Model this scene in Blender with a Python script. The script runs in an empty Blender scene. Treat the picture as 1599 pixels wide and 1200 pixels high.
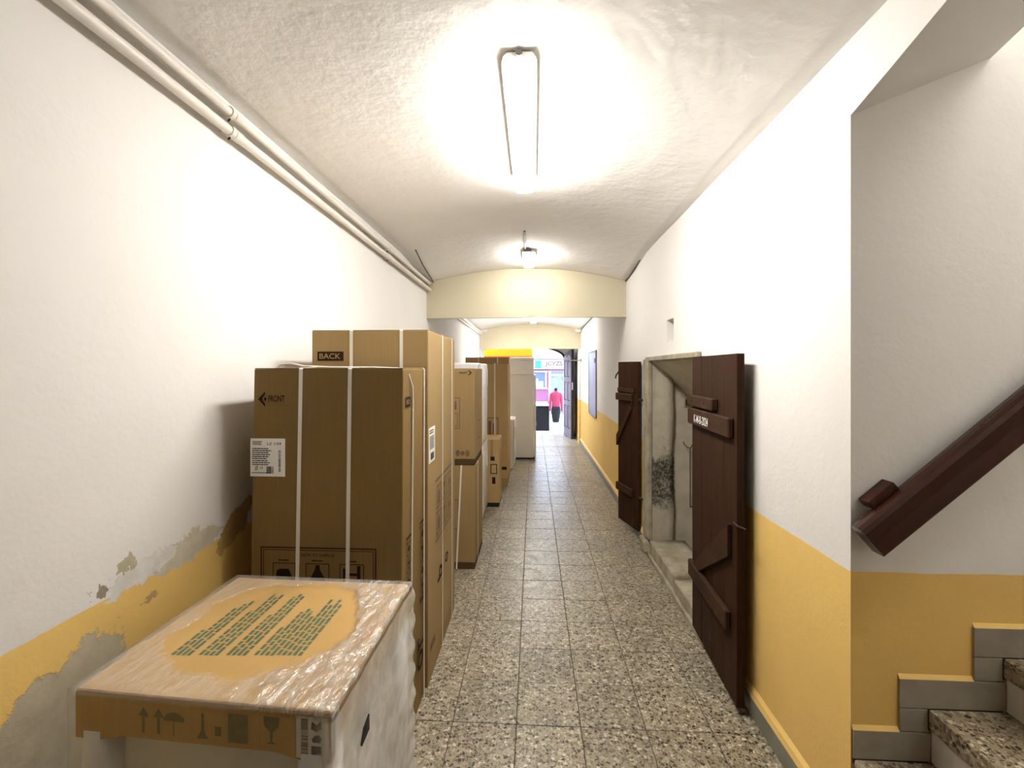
import bpy, bmesh, math, random
from mathutils import Vector, Matrix, noise as mnoise
random.seed(11)
SC = bpy.context.scene
C = SC.collection
PI = math.pi

# ------------------------------------------------------------------ camera, sky, exposure
F_PX, CX, CY = 727.0, 792.4, 578.0
cam_data = bpy.data.cameras.new('camera')
cam_data.sensor_width = 36.0
cam_data.lens = F_PX / 1599.0 * 36.0
cam_data.shift_x = (799.5 - CX) / 1599.0
cam_data.shift_y = -(600.0 - CY) / 1599.0
cam_data.clip_start = 0.05
cam = bpy.data.objects.new('camera', cam_data)
C.objects.link(cam)
cam.location = (0, 0, 1.66)
cam.rotation_euler = (PI / 2, 0, math.radians(3.2))
SC.camera = cam

W = bpy.data.worlds.new('overcast_sky')
SC.world = W
W.use_nodes = True
W.node_tree.nodes['Background'].inputs['Color'].default_value = (0.66, 0.78, 1.0, 1)
W.node_tree.nodes['Background'].inputs['Strength'].default_value = 4.2

LAMP_COLOR = (1.0, 0.975, 0.94)
ADDED_LAMP_POWER = 19.0  # radiance of the unseen lamp added for the stair wall
LAMP_POWER = 34.0          # radiance of the lit tube covers

SC.view_settings.view_transform = 'Standard'
SC.view_settings.look = 'None'
SC.view_settings.gamma = 1.0
SC.view_settings.use_curve_mapping = False
SC.view_settings.exposure = 1.4


# ------------------------------------------------------------------ material helpers
class G:
    def __init__(self, name):
        self.m = bpy.data.materials.new(name)
        self.m.use_nodes = True
        self.t = self.m.node_tree
        self.b = self.t.nodes['Principled BSDF']
        self.out = self.t.nodes['Material Output']
        self.pos = self.t.nodes.new('ShaderNodeNewGeometry').outputs['Position']

    def put(self, sock, v):
        if hasattr(v, 'is_output'):
            self.t.links.new(v, sock)
        elif isinstance(v, (tuple, list)):
            sock.default_value = tuple(v) + ((1,) if len(v) == 3 and sock.type == 'RGBA' else ())
        else:
            sock.default_value = v

    def math(self, op, a, b=0.0, clamp=False):
        n = self.t.nodes.new('ShaderNodeMath')
        n.operation = op
        n.use_clamp = clamp
        self.put(n.inputs[0], a)
        self.put(n.inputs[1], b)
        return n.outputs[0]

    def scale(self, v, s):
        n = self.t.nodes.new('ShaderNodeVectorMath')
        n.operation = 'MULTIPLY'
        self.put(n.inputs[0], v)
        n.inputs[1].default_value = s
        return n.outputs[0]

    def add(self, v, w):
        n = self.t.nodes.new('ShaderNodeVectorMath')
        n.operation = 'ADD'
        self.put(n.inputs[0], v)
        self.put(n.inputs[1], w)
        return n.outputs[0]

    def noise(self, scale, detail=4, vec=None, rough=0.55):
        n = self.t.nodes.new('ShaderNodeTexNoise')
        n.inputs['Scale'].default_value = scale
        n.inputs['Detail'].default_value = detail
        n.inputs['Roughness'].default_value = rough
        self.put(n.inputs['Vector'], vec if vec is not None else self.pos)
        return n.outputs['Fac']

    def voronoi(self, scale, vec=None, feature='F1', out='Color'):
        n = self.t.nodes.new('ShaderNodeTexVoronoi')
        n.feature = feature
        n.inputs['Scale'].default_value = scale
        self.put(n.inputs['Vector'], vec if vec is not None else self.pos)
        return n.outputs[out]

    def ramp(self, fac, stops, constant=False):
        n = self.t.nodes.new('ShaderNodeValToRGB')
        if constant:
            n.color_ramp.interpolation = 'CONSTANT'
        e = n.color_ramp.elements
        while len(e) < len(stops):
            e.new(0.5)
        for k, (p, c) in enumerate(stops):
            e[k].position = p
            e[k].color = tuple(c) + (1,) if len(c) == 3 else c
        self.put(n.inputs[0], fac)
        return n.outputs[0]

    def step(self, v, lo, hi):
        n = self.t.nodes.new('ShaderNodeMapRange')
        n.interpolation_type = 'SMOOTHSTEP'
        self.put(n.inputs['Value'], v)
        n.inputs['From Min'].default_value = lo
        n.inputs['From Max'].default_value = hi
        return n.outputs['Result']

    def mix(self, fac, a, b, mode='MIX'):
        n = self.t.nodes.new('ShaderNodeMix')
        n.data_type = 'RGBA'
        n.blend_type = mode
        self.put(n.inputs[0], fac)
        self.put(n.inputs[6], a)
        self.put(n.inputs[7], b)
        return n.outputs[2]

    def xyz(self, v=None):
        n = self.t.nodes.new('ShaderNodeSeparateXYZ')
        self.put(n.inputs[0], v if v is not None else self.pos)
        return n.outputs

    def bump(self, h, strength, dist=0.01, normal=None):
        n = self.t.nodes.new('ShaderNodeBump')
        n.inputs['Strength'].default_value = strength
        n.inputs['Distance'].default_value = dist
        self.put(n.inputs['Height'], h)
        if normal is not None:
            self.put(n.inputs['Normal'], normal)
        return n.outputs[0]

    def set(self, color=None, rough=None, normal=None, metal=None, spec=None, alpha=None, trans=None):
        for k, v in (('Base Color', color), ('Roughness', rough), ('Normal', normal), ('Metallic', metal),
                     ('Specular IOR Level', spec), ('Alpha', alpha), ('Transmission Weight', trans)):
            if v is not None:
                self.put(self.b.inputs[k], v)
        return self.m

    def info_random(self):
        return self.t.nodes.new('ShaderNodeObjectInfo').outputs['Random']


def simple(name, col, rough=0.6, var=0.12, nscale=8, bscale=60, bstr=0.1, stretch=(1, 1, 1), metal=0.0, spec=0.4):
    g = G(name)
    v = g.scale(g.pos, stretch)
    n = g.noise(nscale, 5, v)
    lo = tuple(c * (1 - var) for c in col)
    hi = tuple(min(1, c * (1 + var)) for c in col)
    c = g.ramp(n, [(0.3, lo), (0.7, hi)])
    nb = g.noise(bscale, 3, v)
    return g.set(c, rough, g.bump(nb, bstr, 0.004), metal, spec)


WHITE = (0.80, 0.775, 0.74)
YELLOW = (0.86, 0.585, 0.185)


def plaster(name, dado=0.0, wear=None):
    g = G(name)
    x, y, z = g.xyz()
    big = g.noise(1.3, 3)
    white = g.ramp(big, [(0.25, tuple(c * 0.95 for c in WHITE)), (0.75, WHITE)])
    col = white
    fine = g.noise(55, 4)
    mid = g.noise(7, 4)
    h = g.math('ADD', g.math('MULTIPLY', fine, 0.25), mid)
    if dado:
        edge = g.math('ADD', z, g.math('MULTIPLY', g.math('SUBTRACT', g.noise(9, 3), 0.5), 0.014))
        m = g.step(edge, dado + 0.002, dado - 0.002)
        yel = g.ramp(g.noise(3.0, 5), [(0.3, tuple(c * 0.93 for c in YELLOW)), (0.7, YELLOW)])
        col = g.mix(m, white, yel)
    if wear:
        n1 = g.math('SUBTRACT', g.noise(9, 6), 0.5)
        n2 = g.math('SUBTRACT', g.noise(35, 5), 0.5)
        wy = g.math('ADD', y, g.math('MULTIPLY', g.math('SUBTRACT', g.noise(13, 8, None, 0.7), 0.5), 0.22))
        wz = g.math('ADD', z, g.math('MULTIPLY', g.math('SUBTRACT', g.noise(15, 8, g.add(g.pos, (5.2, 1.7, 9.1)), 0.7), 0.5), 0.13))
        for (cy, cz, ry, rz, slope, amp, tone, sharp) in wear:
            dy = g.math('DIVIDE', g.math('SUBTRACT', wy, cy), ry)
            dz0 = g.math('SUBTRACT', g.math('SUBTRACT', wz, cz), g.math('MULTIPLY', g.math('SUBTRACT', wy, cy), slope))
            dz = g.math('DIVIDE', dz0, rz)
            d = g.math('SQRT', g.math('ADD', g.math('MULTIPLY', dy, dy), g.math('MULTIPLY', dz, dz)))
            v = g.math('ADD', g.math('SUBTRACT', 1.0, d), g.math('ADD', g.math('MULTIPLY', n1, amp), g.math('MULTIPLY', n2, amp * 0.45)))
            mk = g.step(v, 0.0, sharp)
            t2 = g.ramp(g.noise(16, 5), [(0.3, tuple(c * 0.82 for c in tone)), (0.7, tone)])
            col = g.mix(mk, col, t2)
            h = g.math('SUBTRACT', h, g.math('MULTIPLY', mk, 1.3))
    return g.set(col, 0.85, g.bump(h, 0.34, 0.009), spec=0.2)


LEFT_WEAR = [
    # along y, height, half lengths, slope, noise, tone, edge softness
    (2.071, 0.964, 0.136, 0.073, 0.6, 0.6, (0.56, 0.38, 0.14), 0.08),
    (1.778, 0.958, 0.188, 0.058, 0.05, 1.0, (0.66, 0.60, 0.46), 0.08),
    (1.538, 0.958, 0.157, 0.037, 0.15, 1.3, (0.80, 0.765, 0.71), 0.10),
    (1.486, 1.000, 0.047, 0.025, 0.35, 0.9, (0.50, 0.45, 0.30), 0.10),
    (1.376, 0.964, 0.015, 0.017, 0.0, 0.9, (0.33, 0.27, 0.20), 0.2),
    (1.245, 0.597, 0.262, 0.220, 0.42, 0.7, (0.54, 0.475, 0.345), 0.08),
    (1.569, 0.848, 0.031, 0.013, 0.3, 1.2, (0.52, 0.36, 0.15), 0.2),
]
M = {}
M['wall_left'] = plaster('painted_plaster_peeling', 0.928, LEFT_WEAR)
M['wall_right'] = plaster('painted_plaster', 0.985)
M['white_plaster'] = plaster('white_plaster')


def ceiling_mat():
    g = G('rough_vault_plaster')
    c = g.ramp(g.noise(1.6, 4), [(0.3, (0.80, 0.775, 0.735)), (0.7, (0.85, 0.825, 0.785))])
    h = g.math('ADD', g.math('MULTIPLY', g.noise(45, 3), 0.15), g.math('ADD', g.math('MULTIPLY', g.noise(14, 3), 0.8), g.math('MULTIPLY', g.noise(4, 3), 2.0)))
    return g.set(c, 0.9, g.bump(h, 0.5, 0.012), spec=0.15)


M['ceiling'] = ceiling_mat()
M['beam'] = simple('cream_beam_paint', (0.64, 0.575, 0.415), 0.7, 0.04, 2, 60, 0.05)


def terrazzo(name, dark=1.0, tint=(1, 1, 1)):
    g = G(name)
    rnd = g.info_random()
    off = g.t.nodes.new('ShaderNodeCombineXYZ')
    g.put(off.inputs[0], g.math('MULTIPLY', rnd, 37.0))
    g.put(off.inputs[1], g.math('MULTIPLY', rnd, 91.0))
    v = g.add(g.pos, off.outputs[0])
    wob = g.t.nodes.new('ShaderNodeTexNoise')
    wob.inputs['Scale'].default_value = 60
    g.put(wob.inputs['Vector'], v)
    v2 = g.add(v, g.scale(wob.outputs['Color'], (0.012, 0.012, 0.012)))

    def chips(scale, stops):
        cell = g.xyz(g.voronoi(scale, v2))[0]
        return g.ramp(cell, stops, True)
    k = lambda c: tuple(a * dark * b for a, b in zip(c, tint))
    base = g.ramp(g.noise(40, 4, v), [(0.3, k((0.30, 0.265, 0.20))), (0.7, k((0.40, 0.36, 0.275)))])
    colA = chips(66, [(0, k((0.05, 0.038, 0.025))), (0.14, k((0.12, 0.093, 0.06))), (0.28, k((0.23, 0.195, 0.14))), (0.45, k((0.36, 0.315, 0.24))), (0.70, k((0.48, 0.435, 0.35))), (0.90, k((0.66, 0.62, 0.54)))])
    d = g.voronoi(66, v2, 'DISTANCE_TO_EDGE', 'Distance')
    chip = g.step(d, 0.07, 0.13)
    col = g.mix(chip, base, colA)
    fine = g.xyz(g.voronoi(170, v))[1]
    col = g.mix(g.math('MULTIPLY', g.math('GREATER_THAN', fine, 0.82), 0.6), col, k((0.10, 0.08, 0.055)))
    tone = g.ramp(g.math('ADD', g.math('MULTIPLY', rnd, 0.6), g.math('MULTIPLY', g.noise(2.5, 3), 0.4)), [(0.2, (0.86, 0.86, 0.86)), (0.8, (1.06, 1.05, 1.03))])
    col = g.mix(1.0, col, tone, 'MULTIPLY')
    return g.set(col, g.ramp(g.noise(12, 4), [(0.3, (0.28,) * 3), (0.7, (0.44,) * 3)]), g.bump(g.noise(150, 2), 0.06, 0.002), spec=0.45)


M['terrazzo'] = terrazzo('terrazzo_tile', 0.90, (1.0, 0.97, 0.90))
M['terrazzo_pale'] = terrazzo('pale_bluish_tile', 1.25, (1, 1.03, 1.06))  # paler and bluer than the corridor tiles
M['grout'] = simple('dark_grout', (0.085, 0.07, 0.05), 0.9, 0.25, 20)
M['granite'] = terrazzo('worn_granite_step', 0.78, (1, 0.93, 0.82))
M['riser'] = simple('painted_riser', (0.55, 0.50, 0.44), 0.7, 0.08, 6)
M['skirt'] = simple('grey_stone_skirting', (0.30, 0.27, 0.22), 0.6, 0.12, 14, 90, 0.08)
M['skirt_green'] = simple('grey_green_skirting', (0.235, 0.225, 0.175), 0.55, 0.15, 12, 90, 0.08)
M['yellow'] = simple('yellow_paint', YELLOW, 0.7, 0.05, 4)


def cardboard(name, col):
    g = G(name)
    flute = g.noise(3.0, 4, g.scale(g.pos, (60, 60, 1.0)))
    blot = g.noise(2.2, 5)
    f = g.math('ADD', g.math('MULTIPLY', flute, 0.45), g.math('MULTIPLY', blot, 0.55))
    c = g.ramp(f, [(0.3, tuple(a * 0.88 for a in col)), (0.7, tuple(a * 1.08 for a in col))])
    return g.set(c, 0.72, g.bump(flute, 0.12, 0.002), spec=0.06)


M['card'] = cardboard('brown_cardboard', (0.33, 0.220, 0.098))
M['card_light'] = cardboard('light_cardboard', (0.35, 0.240, 0.110))
M['card_shaded'] = cardboard('shaded_cardboard', (0.235, 0.150, 0.058))  # darker copy for the first tall carton, its front's shade mixed in
M['card_lid'] = cardboard('lid_cardboard', (0.52, 0.325, 0.115))
M['card_lightened'] = cardboard('lightened_cardboard', (0.50, 0.335, 0.15))  # lighter copy for the far cartons, making up for dim light there
M['card_edge'] = cardboard('cardboard_cut_edge', (0.36, 0.215, 0.095))
M['strap'] = simple('white_strapping', (0.78, 0.74, 0.66), 0.35, 0.03, 5)
M['ink'] = simple('brown_black_ink', (0.030, 0.018, 0.011), 0.8, 0.15, spec=0.05)
M['ink_red'] = simple('dark_red_ink', (0.075, 0.025, 0.016), 0.8, 0.15, spec=0.05)
M['ink_green'] = simple('green_ink', (0.10, 0.135, 0.06), 0.7, 0.2, 40)
M['ink_olive'] = simple('faded_olive_ink', (0.19, 0.165, 0.06), 0.7, 0.2, 40)
M['paper'] = simple('white_label_paper', (0.82, 0.80, 0.76), 0.6, 0.03)
M['foam'] = simple('white_foam', (0.80, 0.78, 0.73), 0.75, 0.04, 12, 220, 0.12)
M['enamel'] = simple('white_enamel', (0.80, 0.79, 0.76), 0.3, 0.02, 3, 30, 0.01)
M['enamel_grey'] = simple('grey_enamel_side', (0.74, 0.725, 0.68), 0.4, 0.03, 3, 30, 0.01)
M['black'] = simple('black_plastic', (0.018, 0.016, 0.014), 0.5, 0.2)
M['card_dark'] = cardboard('dark_base_cardboard', (0.085, 0.05, 0.025))


def wood(name, col, rough=0.55, axis=(9, 9, 0.7), var=0.4):
    g = G(name)
    v = g.scale(g.pos, axis)
    a = g.noise(3.2, 8, v, 0.65)
    b = g.noise(16, 4, v)
    f = g.math('ADD', g.math('MULTIPLY', a, 0.7), g.math('MULTIPLY', b, 0.3))
    c = g.ramp(f, [(0.28, tuple(k * (1 - var) for k in col)), (0.5, col), (0.75, tuple(k * (1 + var) for k in col))])
    c = g.mix(g.step(g.noise(5, 6), 0.62, 0.75), c, tuple(min(1, k * 1.5 + 0.01) for k in col))
    return g.set(c, rough, g.bump(f, 0.25, 0.004), spec=0.35 if rough < 0.5 else 0.09)


M['wood'] = wood('dark_stained_planks', (0.038, 0.0165, 0.0075), 0.7)
M['wood_batten'] = wood('dark_stained_batten', (0.048, 0.023, 0.012), 0.7, (6, 1.0, 6))
M['rail'] = wood('varnished_handrail', (0.036, 0.010, 0.005), 0.22, (1.2, 9, 1.2), 0.3)
M['gate'] = wood('daylit_gate_wood', (0.23, 0.20, 0.25), 0.5, (9, 9, 0.7), 0.25)  # wood tone with the violet daylight on its face mixed in
M['gate_dark'] = simple('gate_wood_and_shade', (0.03, 0.02, 0.015), 0.6)  # dark tone for gate recesses, arch shade and the end wall
M['iron'] = simple('dark_iron', (0.05, 0.042, 0.036), 0.5, 0.25, 30, metal=0.6)
M['steel'] = simple('grey_steel', (0.30, 0.29, 0.27), 0.4, 0.15, 20, metal=0.8)
M['pipe'] = simple('cream_painted_pipe', (0.72, 0.67, 0.60), 0.4, 0.05, 6)
M['cable'] = simple('grey_cable', (0.10, 0.085, 0.07), 0.6)
M['lamp_base'] = simple('grey_lamp_housing', (0.50, 0.48, 0.44), 0.45, 0.04)
M['chalk'] = simple('white_chalk', (0.80, 0.78, 0.74), 0.95, 0.08, 80)
M['metal_panel'] = simple('blue_grey_painted_steel', (0.28, 0.34, 0.46), 0.35, 0.08, 4)


def stone():
    g = G('old_stone')
    c = g.ramp(g.noise(6, 7, None, 0.65), [(0.25, (0.20, 0.17, 0.115)), (0.5, (0.36, 0.315, 0.225)), (0.75, (0.48, 0.43, 0.33))])
    h = g.math('ADD', g.noise(10, 6), g.math('MULTIPLY', g.noise(60, 4), 0.3))
    return g.set(c, 0.85, g.bump(h, 0.6, 0.012), spec=0.2)


M['stone'] = stone()


def dirty_plaster():
    g = G('dirty_limewash')
    x, y, z = g.xyz()
    base = g.ramp(g.noise(5, 6), [(0.3, (0.40, 0.36, 0.275)), (0.7, (0.58, 0.53, 0.42))])
    band = g.math('SUBTRACT', 1.0, g.math('ABSOLUTE', g.math('DIVIDE', g.math('SUBTRACT', z, 0.68), 0.46)))
    near = g.math('SUBTRACT', 1.0, g.math('DIVIDE', g.math('SUBTRACT', x, 1.10), 0.22))
    msk = g.math('MULTIPLY', g.step(g.math('ADD', band, g.math('SUBTRACT', g.noise(7, 6), 0.5)), 0.0, 0.7), g.step(near, 0.0, 0.3))
    sp = g.step(g.math('ADD', g.noise(38, 9, None, 0.8), g.math('MULTIPLY', msk, 0.40)), 0.70, 0.98)
    col = g.mix(g.math('MULTIPLY', sp, msk), base, (0.055, 0.048, 0.038))
    h = g.math('ADD', g.noise(9, 6), g.math('MULTIPLY', g.noise(50, 4), 0.3))
    return g.set(col, 0.9, g.bump(h, 0.7, 0.012), spec=0.15)


M['dirty'] = dirty_plaster()


def emissive(name, col, power):
    g = G(name)
    g.set((0.9, 0.9, 0.88), 0.4)
    g.b.inputs['Emission Color'].default_value = tuple(col) + (1,)
    g.b.inputs['Emission Strength'].default_value = power
    return g.m


M['lit_cover_dim'] = emissive('lit_short_lamp_cover', LAMP_COLOR, LAMP_POWER * 0.75)
M['lit_added_lamp'] = emissive('lit_added_lamp_cover', LAMP_COLOR, ADDED_LAMP_POWER)
M['lit_cover'] = emissive('lit_lamp_cover', LAMP_COLOR, LAMP_POWER)


def film_mat():
    g = G('clear_wrinkled_film')
    x, y, z = g.xyz()
    wob = g.noise(5, 4, g.scale(g.pos, (2.0, 1.4, 1.2)))
    # creases run mostly away from the viewer on the lid and downwards on the sides
    w1 = g.noise(7, 3, g.scale(g.add(g.pos, (0, 0, 0)), (2.6, 1.0, 0.8)), 0.5)
    w2 = g.noise(19, 4, g.scale(g.pos, (2.2, 0.9, 0.7)), 0.55)
    ridge = g.math('SUBTRACT', 1.0, g.math('MULTIPLY', g.math('ABSOLUTE', g.math('SUBTRACT', w1, 0.5)), 11.0), True)
    ridge2 = g.math('SUBTRACT', 1.0, g.math('MULTIPLY', g.math('ABSOLUTE', g.math('SUBTRACT', w2, 0.5)), 9.0), True)
    # the film is stretched tight and clear over the middle of the lid, loose and milky towards the edges
    dx = g.math('DIVIDE', g.math('ADD', x, 0.80), 0.255)
    dy = g.math('DIVIDE', g.math('SUBTRACT', y, 1.38), 0.26)
    d = g.math('SQRT', g.math('ADD', g.math('POWER', g.math('ABSOLUTE', dx), 2.6), g.math('POWER', g.math('ABSOLUTE', dy), 2.6)))
    d = g.math('ADD', d, g.math('MULTIPLY', g.math('SUBTRACT', wob, 0.5), 0.7))
    top = g.step(z, 0.862, 0.878)
    onlid = g.step(z, 0.70, 0.80)
    edge = g.step(d, 0.90, 1.04)
    right = g.step(x, -0.50, -0.455)
    loose_top = g.math('MULTIPLY', top, edge)
    side = g.math('SUBTRACT', 1.0, top)
    wr = g.math('MAXIMUM', ridge, g.math('MULTIPLY', ridge2, 0.7))
    slack = g.math('ADD', 0.42, g.math('MULTIPLY', g.step(g.math('ADD', x, g.math('MULTIPLY', wob, 0.2)), -0.66, -0.46), 0.6))
    wr = g.math('MULTIPLY', wr, slack)
    fac = g.math('ADD', 0.015, g.math('MULTIPLY', loose_top, g.math('ADD', 0.13, g.math('MULTIPLY', wr, 0.28))))
    fac = g.math('ADD', fac, g.math('MULTIPLY', side, g.math('ADD', 0.05, g.math('MULTIPLY', right, g.math('ADD', 0.38, g.math('MULTIPLY', ridge, 0.12))))), True)
    hgt = g.math('MULTIPLY', g.math('ADD', w1, g.math('MULTIPLY', w2, 0.5)), g.math('ADD', 0.06, g.math('ADD', g.math('MULTIPLY', loose_top, slack), g.math('MULTIPLY', side, 0.16))))
    nrm = g.bump(hgt, 1.0, 0.035)
    g.set((0.90, 0.87, 0.82), 0.25, nrm, spec=0.5)
    tr = g.t.nodes.new('ShaderNodeBsdfTransparent')
    mx = g.t.nodes.new('ShaderNodeMixShader')
    g.put(mx.inputs[0], fac)
    g.t.links.new(tr.outputs[0], mx.inputs[1])
    g.t.links.new(g.b.outputs[0], mx.inputs[2])
    gl = g.t.nodes.new('ShaderNodeBsdfGlossy')
    gl.inputs['Roughness'].default_value = 0.10
    g.put(gl.inputs['Normal'], nrm)
    mx2 = g.t.nodes.new('ShaderNodeMixShader')
    g.put(mx2.inputs[0], g.math('ADD', 0.012, g.math('ADD', g.math('MULTIPLY', g.math('MULTIPLY', loose_top, slack), 0.14), g.math('MULTIPLY', side, 0.03))))
    g.t.links.new(mx.outputs[0], mx2.inputs[1])
    g.t.links.new(gl.outputs[0], mx2.inputs[2])
    g.t.links.new(mx2.outputs[0], g.out.inputs['Surface'])
    return g.m


M['film'] = film_mat()


# ------------------------------------------------------------------ object helpers
def obj(name, bm, mat, parent=None, smooth=False):
    me = bm
    if isinstance(bm, bmesh.types.BMesh):
        bmesh.ops.recalc_face_normals(bm, faces=bm.faces)
        me = bpy.data.meshes.new(name)
        bm.to_mesh(me)
        bm.free()
    if smooth:
        for p in me.polygons:
            p.use_smooth = True
    if mat is not None and not me.materials:
        me.materials.append(M[mat] if isinstance(mat, str) else mat)
    o = bpy.data.objects.new(name, me)
    C.objects.link(o)
    if parent is not None:
        o.parent = parent
        if parent.parent is None:
            o.location = -parent.location
    return o


def thing(name, label, cat, loc=(0, 0, 0), group=None):
    o = bpy.data.objects.new(name, None)
    C.objects.link(o)
    o.location = loc
    o.empty_display_size = 0.1
    return tag(o, label, cat, group)


def tag(o, label, cat, group=None):
    o['label'] = label
    o['category'] = cat
    o['kind'] = 'thing'
    if group:
        o['group'] = group
    return o


def struct(name, bm=None, mat=None, label=None, cat=None, smooth=False):
    if bm is None:
        o = bpy.data.objects.new(name, None)
        C.objects.link(o)
    else:
        o = obj(name, bm, mat, None, smooth)
    o['kind'] = 'structure'
    if label:
        o['label'] = label
        o['category'] = cat
    return o


def NB():
    return bmesh.new()


def hexa(bm, p, bev=0.0, seg=1):
    """p: 4 bottom corners (ring), 4 top corners."""
    vs = [bm.verts.new(q) for q in p]
    fs = [bm.faces.new([vs[i] for i in f]) for f in ((3, 2, 1, 0), (4, 5, 6, 7), (0, 1, 5, 4), (1, 2, 6, 5), (2, 3, 7, 6), (3, 0, 4, 7))]
    if bev > 0:
        es = list({e for f in fs for e in f.edges})
        bmesh.ops.recalc_face_normals(bm, faces=fs)
        bmesh.ops.bevel(bm, geom=es, offset=bev, segments=seg, affect='EDGES', profile=0.5)
    return bm


def box(bm, x0, x1, y0, y1, z0, z1, bev=0.0, seg=1):
    return hexa(bm, [(x0, y0, z0), (x1, y0, z0), (x1, y1, z0), (x0, y1, z0), (x0, y0, z1), (x1, y0, z1), (x1, y1, z1), (x0, y1, z1)], bev, seg)


def bx(*a, **k):
    return box(NB(), *a, **k)


def prism(bm, prof, vec):
    """closed polygon prof (3D points) extruded by vec."""
    a = [bm.verts.new(p) for p in prof]
    b = [bm.verts.new(Vector(p) + Vector(vec)) for p in prof]
    n = len(prof)
    bm.faces.new(a)
    bm.faces.new(b[::-1])
    for i in range(n):
        bm.faces.new([a[i], b[i], b[(i + 1) % n], a[(i + 1) % n]])
    return bm


def tube(bm, pts, r, n=8, cap=True):
    pts = [Vector(p) for p in pts]
    rings = []
    rad = r if isinstance(r, (list, tuple)) else [r] * len(pts)
    up0 = None
    for i, p in enumerate(pts):
        d = (pts[min(i + 1, len(pts) - 1)] - pts[max(i - 1, 0)]).normalized()
        ref = Vector((0, 0, 1)) if abs(d.z) < 0.9 else Vector((1, 0, 0))
        if up0 is not None:
            ref = up0
        s = d.cross(ref).normalized()
        u = s.cross(d).normalized()
        up0 = u
        rings.append([bm.verts.new(p + (s * math.cos(2 * PI * k / n) + u * math.sin(2 * PI * k / n)) * rad[i]) for k in range(n)])
    for a, b in zip(rings, rings[1:]):
        for k in range(n):
            bm.faces.new([a[k], a[(k + 1) % n], b[(k + 1) % n], b[k]])
    if cap:
        bm.faces.new(rings[0][::-1])
        bm.faces.new(rings[-1])
    return bm


def tb(*a, **k):
    return tube(NB(), *a, **k)


def lathe(bm, c, prof, n=20, sx=1.0, sy=1.0):
    rings = [[bm.verts.new((c[0] + r * sx * math.cos(2 * PI * k / n), c[1] + r * sy * math.sin(2 * PI * k / n), c[2] + z)) for k in range(n)] for r, z in prof]
    for a, b in zip(rings, rings[1:]):
        for k in range(n):
            bm.faces.new([a[k], a[(k + 1) % n], b[(k + 1) % n], b[k]])
    bm.faces.new(rings[0][::-1])
    bm.faces.new(rings[-1])
    return bm


# flat print: shapes in (u, v) on a plane o + u*U + v*V
class Plane:
    def __init__(self, o, U, V):
        self.o, self.U, self.V = Vector(o), Vector(U).normalized(), Vector(V).normalized()
        self.N = self.U.cross(self.V)

    def p(self, u, v, lift=0.0008):
        return self.o + self.U * u + self.V * v + self.N * lift


def poly2(bm, pl, pts, lift=0.0008):
    bm.faces.new([bm.verts.new(pl.p(u, v, lift)) for u, v in pts])
    return bm


def rect2(bm, pl, u0, v0, u1, v1, lift=0.0008):
    return poly2(bm, pl, [(u0, v0), (u1, v0), (u1, v1), (u0, v1)], lift)


def frame2(bm, pl, u0, v0, u1, v1, w, lift=0.0008):
    rect2(bm, pl, u0, v0, u1, v0 + w, lift)
    rect2(bm, pl, u0, v1 - w, u1, v1, lift)
    rect2(bm, pl, u0, v0 + w, u0 + w, v1 - w, lift)
    rect2(bm, pl, u1 - w, v0 + w, u1, v1 - w, lift)
    return bm


def text(name, s, pl, u, v, size, mat, parent, lift=0.0008, width=None, shear=0.0, bold=0.012):
    cu = bpy.data.curves.new('tmp', 'FONT')
    cu.body = s
    cu.size = 1.0
    cu.shear = shear
    cu.offset = bold
    cu.resolution_u = 3
    to = bpy.data.objects.new('tmp', cu)
    me = bpy.data.meshes.new_from_object(to)
    bpy.data.objects.remove(to)
    xs = [q.co.x for q in me.vertices]
    ys = [q.co.y for q in me.vertices]
    k = size / (max(ys) - min(ys))
    kx = (width / (max(xs) - min(xs))) if width else k
    x0, y0 = min(xs), min(ys)
    for q in me.vertices:
        q.co = pl.p(u + (q.co.x - x0) * kx, v + (q.co.y - y0) * k, lift)
    me.materials.clear()
    return obj(name, me, mat, parent)


def words_lines(bm, pl, u0, u1, v_top, line_h, pitch, n, gap=0.35, lift=0.0008, ragged=0.25, wmin=2, wmax=7):
    """rows of unreadable little words."""
    for i in range(n):
        v = v_top - i * pitch
        u = u0
        end = u1 - random.random() * ragged * (u1 - u0)
        while u < end:
            w = line_h * random.uniform(wmin, wmax) * 0.55
            rect2(bm, pl, u, v - line_h, min(u + w, end), v, lift)
            u += w + line_h * gap
    return bm


# ------------------------------------------------------------------ the corridor: walls
XL, XR = -1.25, 1.06
Y0, YB1, YB2, YE = -1.5, 5.39, 10.55, 12.10
WT = 0.47                                   # thickness of the right wall

YL = 11.35


def wl(y):
    """x of the left wall: a little wider at the near end."""
    if y < 5.6:
        t = min(1, max(0, (y - 2.7) / 1.6))
        return -1.36 + 0.11 * t * t * (3 - 2 * t)
    return XL + 0.038 * (y - 5.6) / (YL - 5.6)


bm = NB()
ys = [Y0, 0.0, 1.0, 2.0, 2.7] + [2.7 + 0.16 * k for k in range(1, 11)] + [5.6, YL]
ring = []
for y in ys:
    ring.append([bm.verts.new(p) for p in ((wl(y), y, 0), (wl(y), y, 3.6), (XL - 0.4, y, 3.6), (XL - 0.4, y, 0))])
for a, b in zip(ring, ring[1:]):
    for k in range(4):
        bm.faces.new([a[k], b[k], b[(k + 1) % 4], a[(k + 1) % 4]])
bm.faces.new(ring[0])
bm.faces.new(ring[-1][::-1])
box(bm, -2.2, -1.95, YL - 0.2, YE, 0, 3.6)
box(bm, -1.95, XL - 0.4, YL - 0.2, YL, 0, 3.6)
struct('wall_left', bm, 'wall_left')

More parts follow.
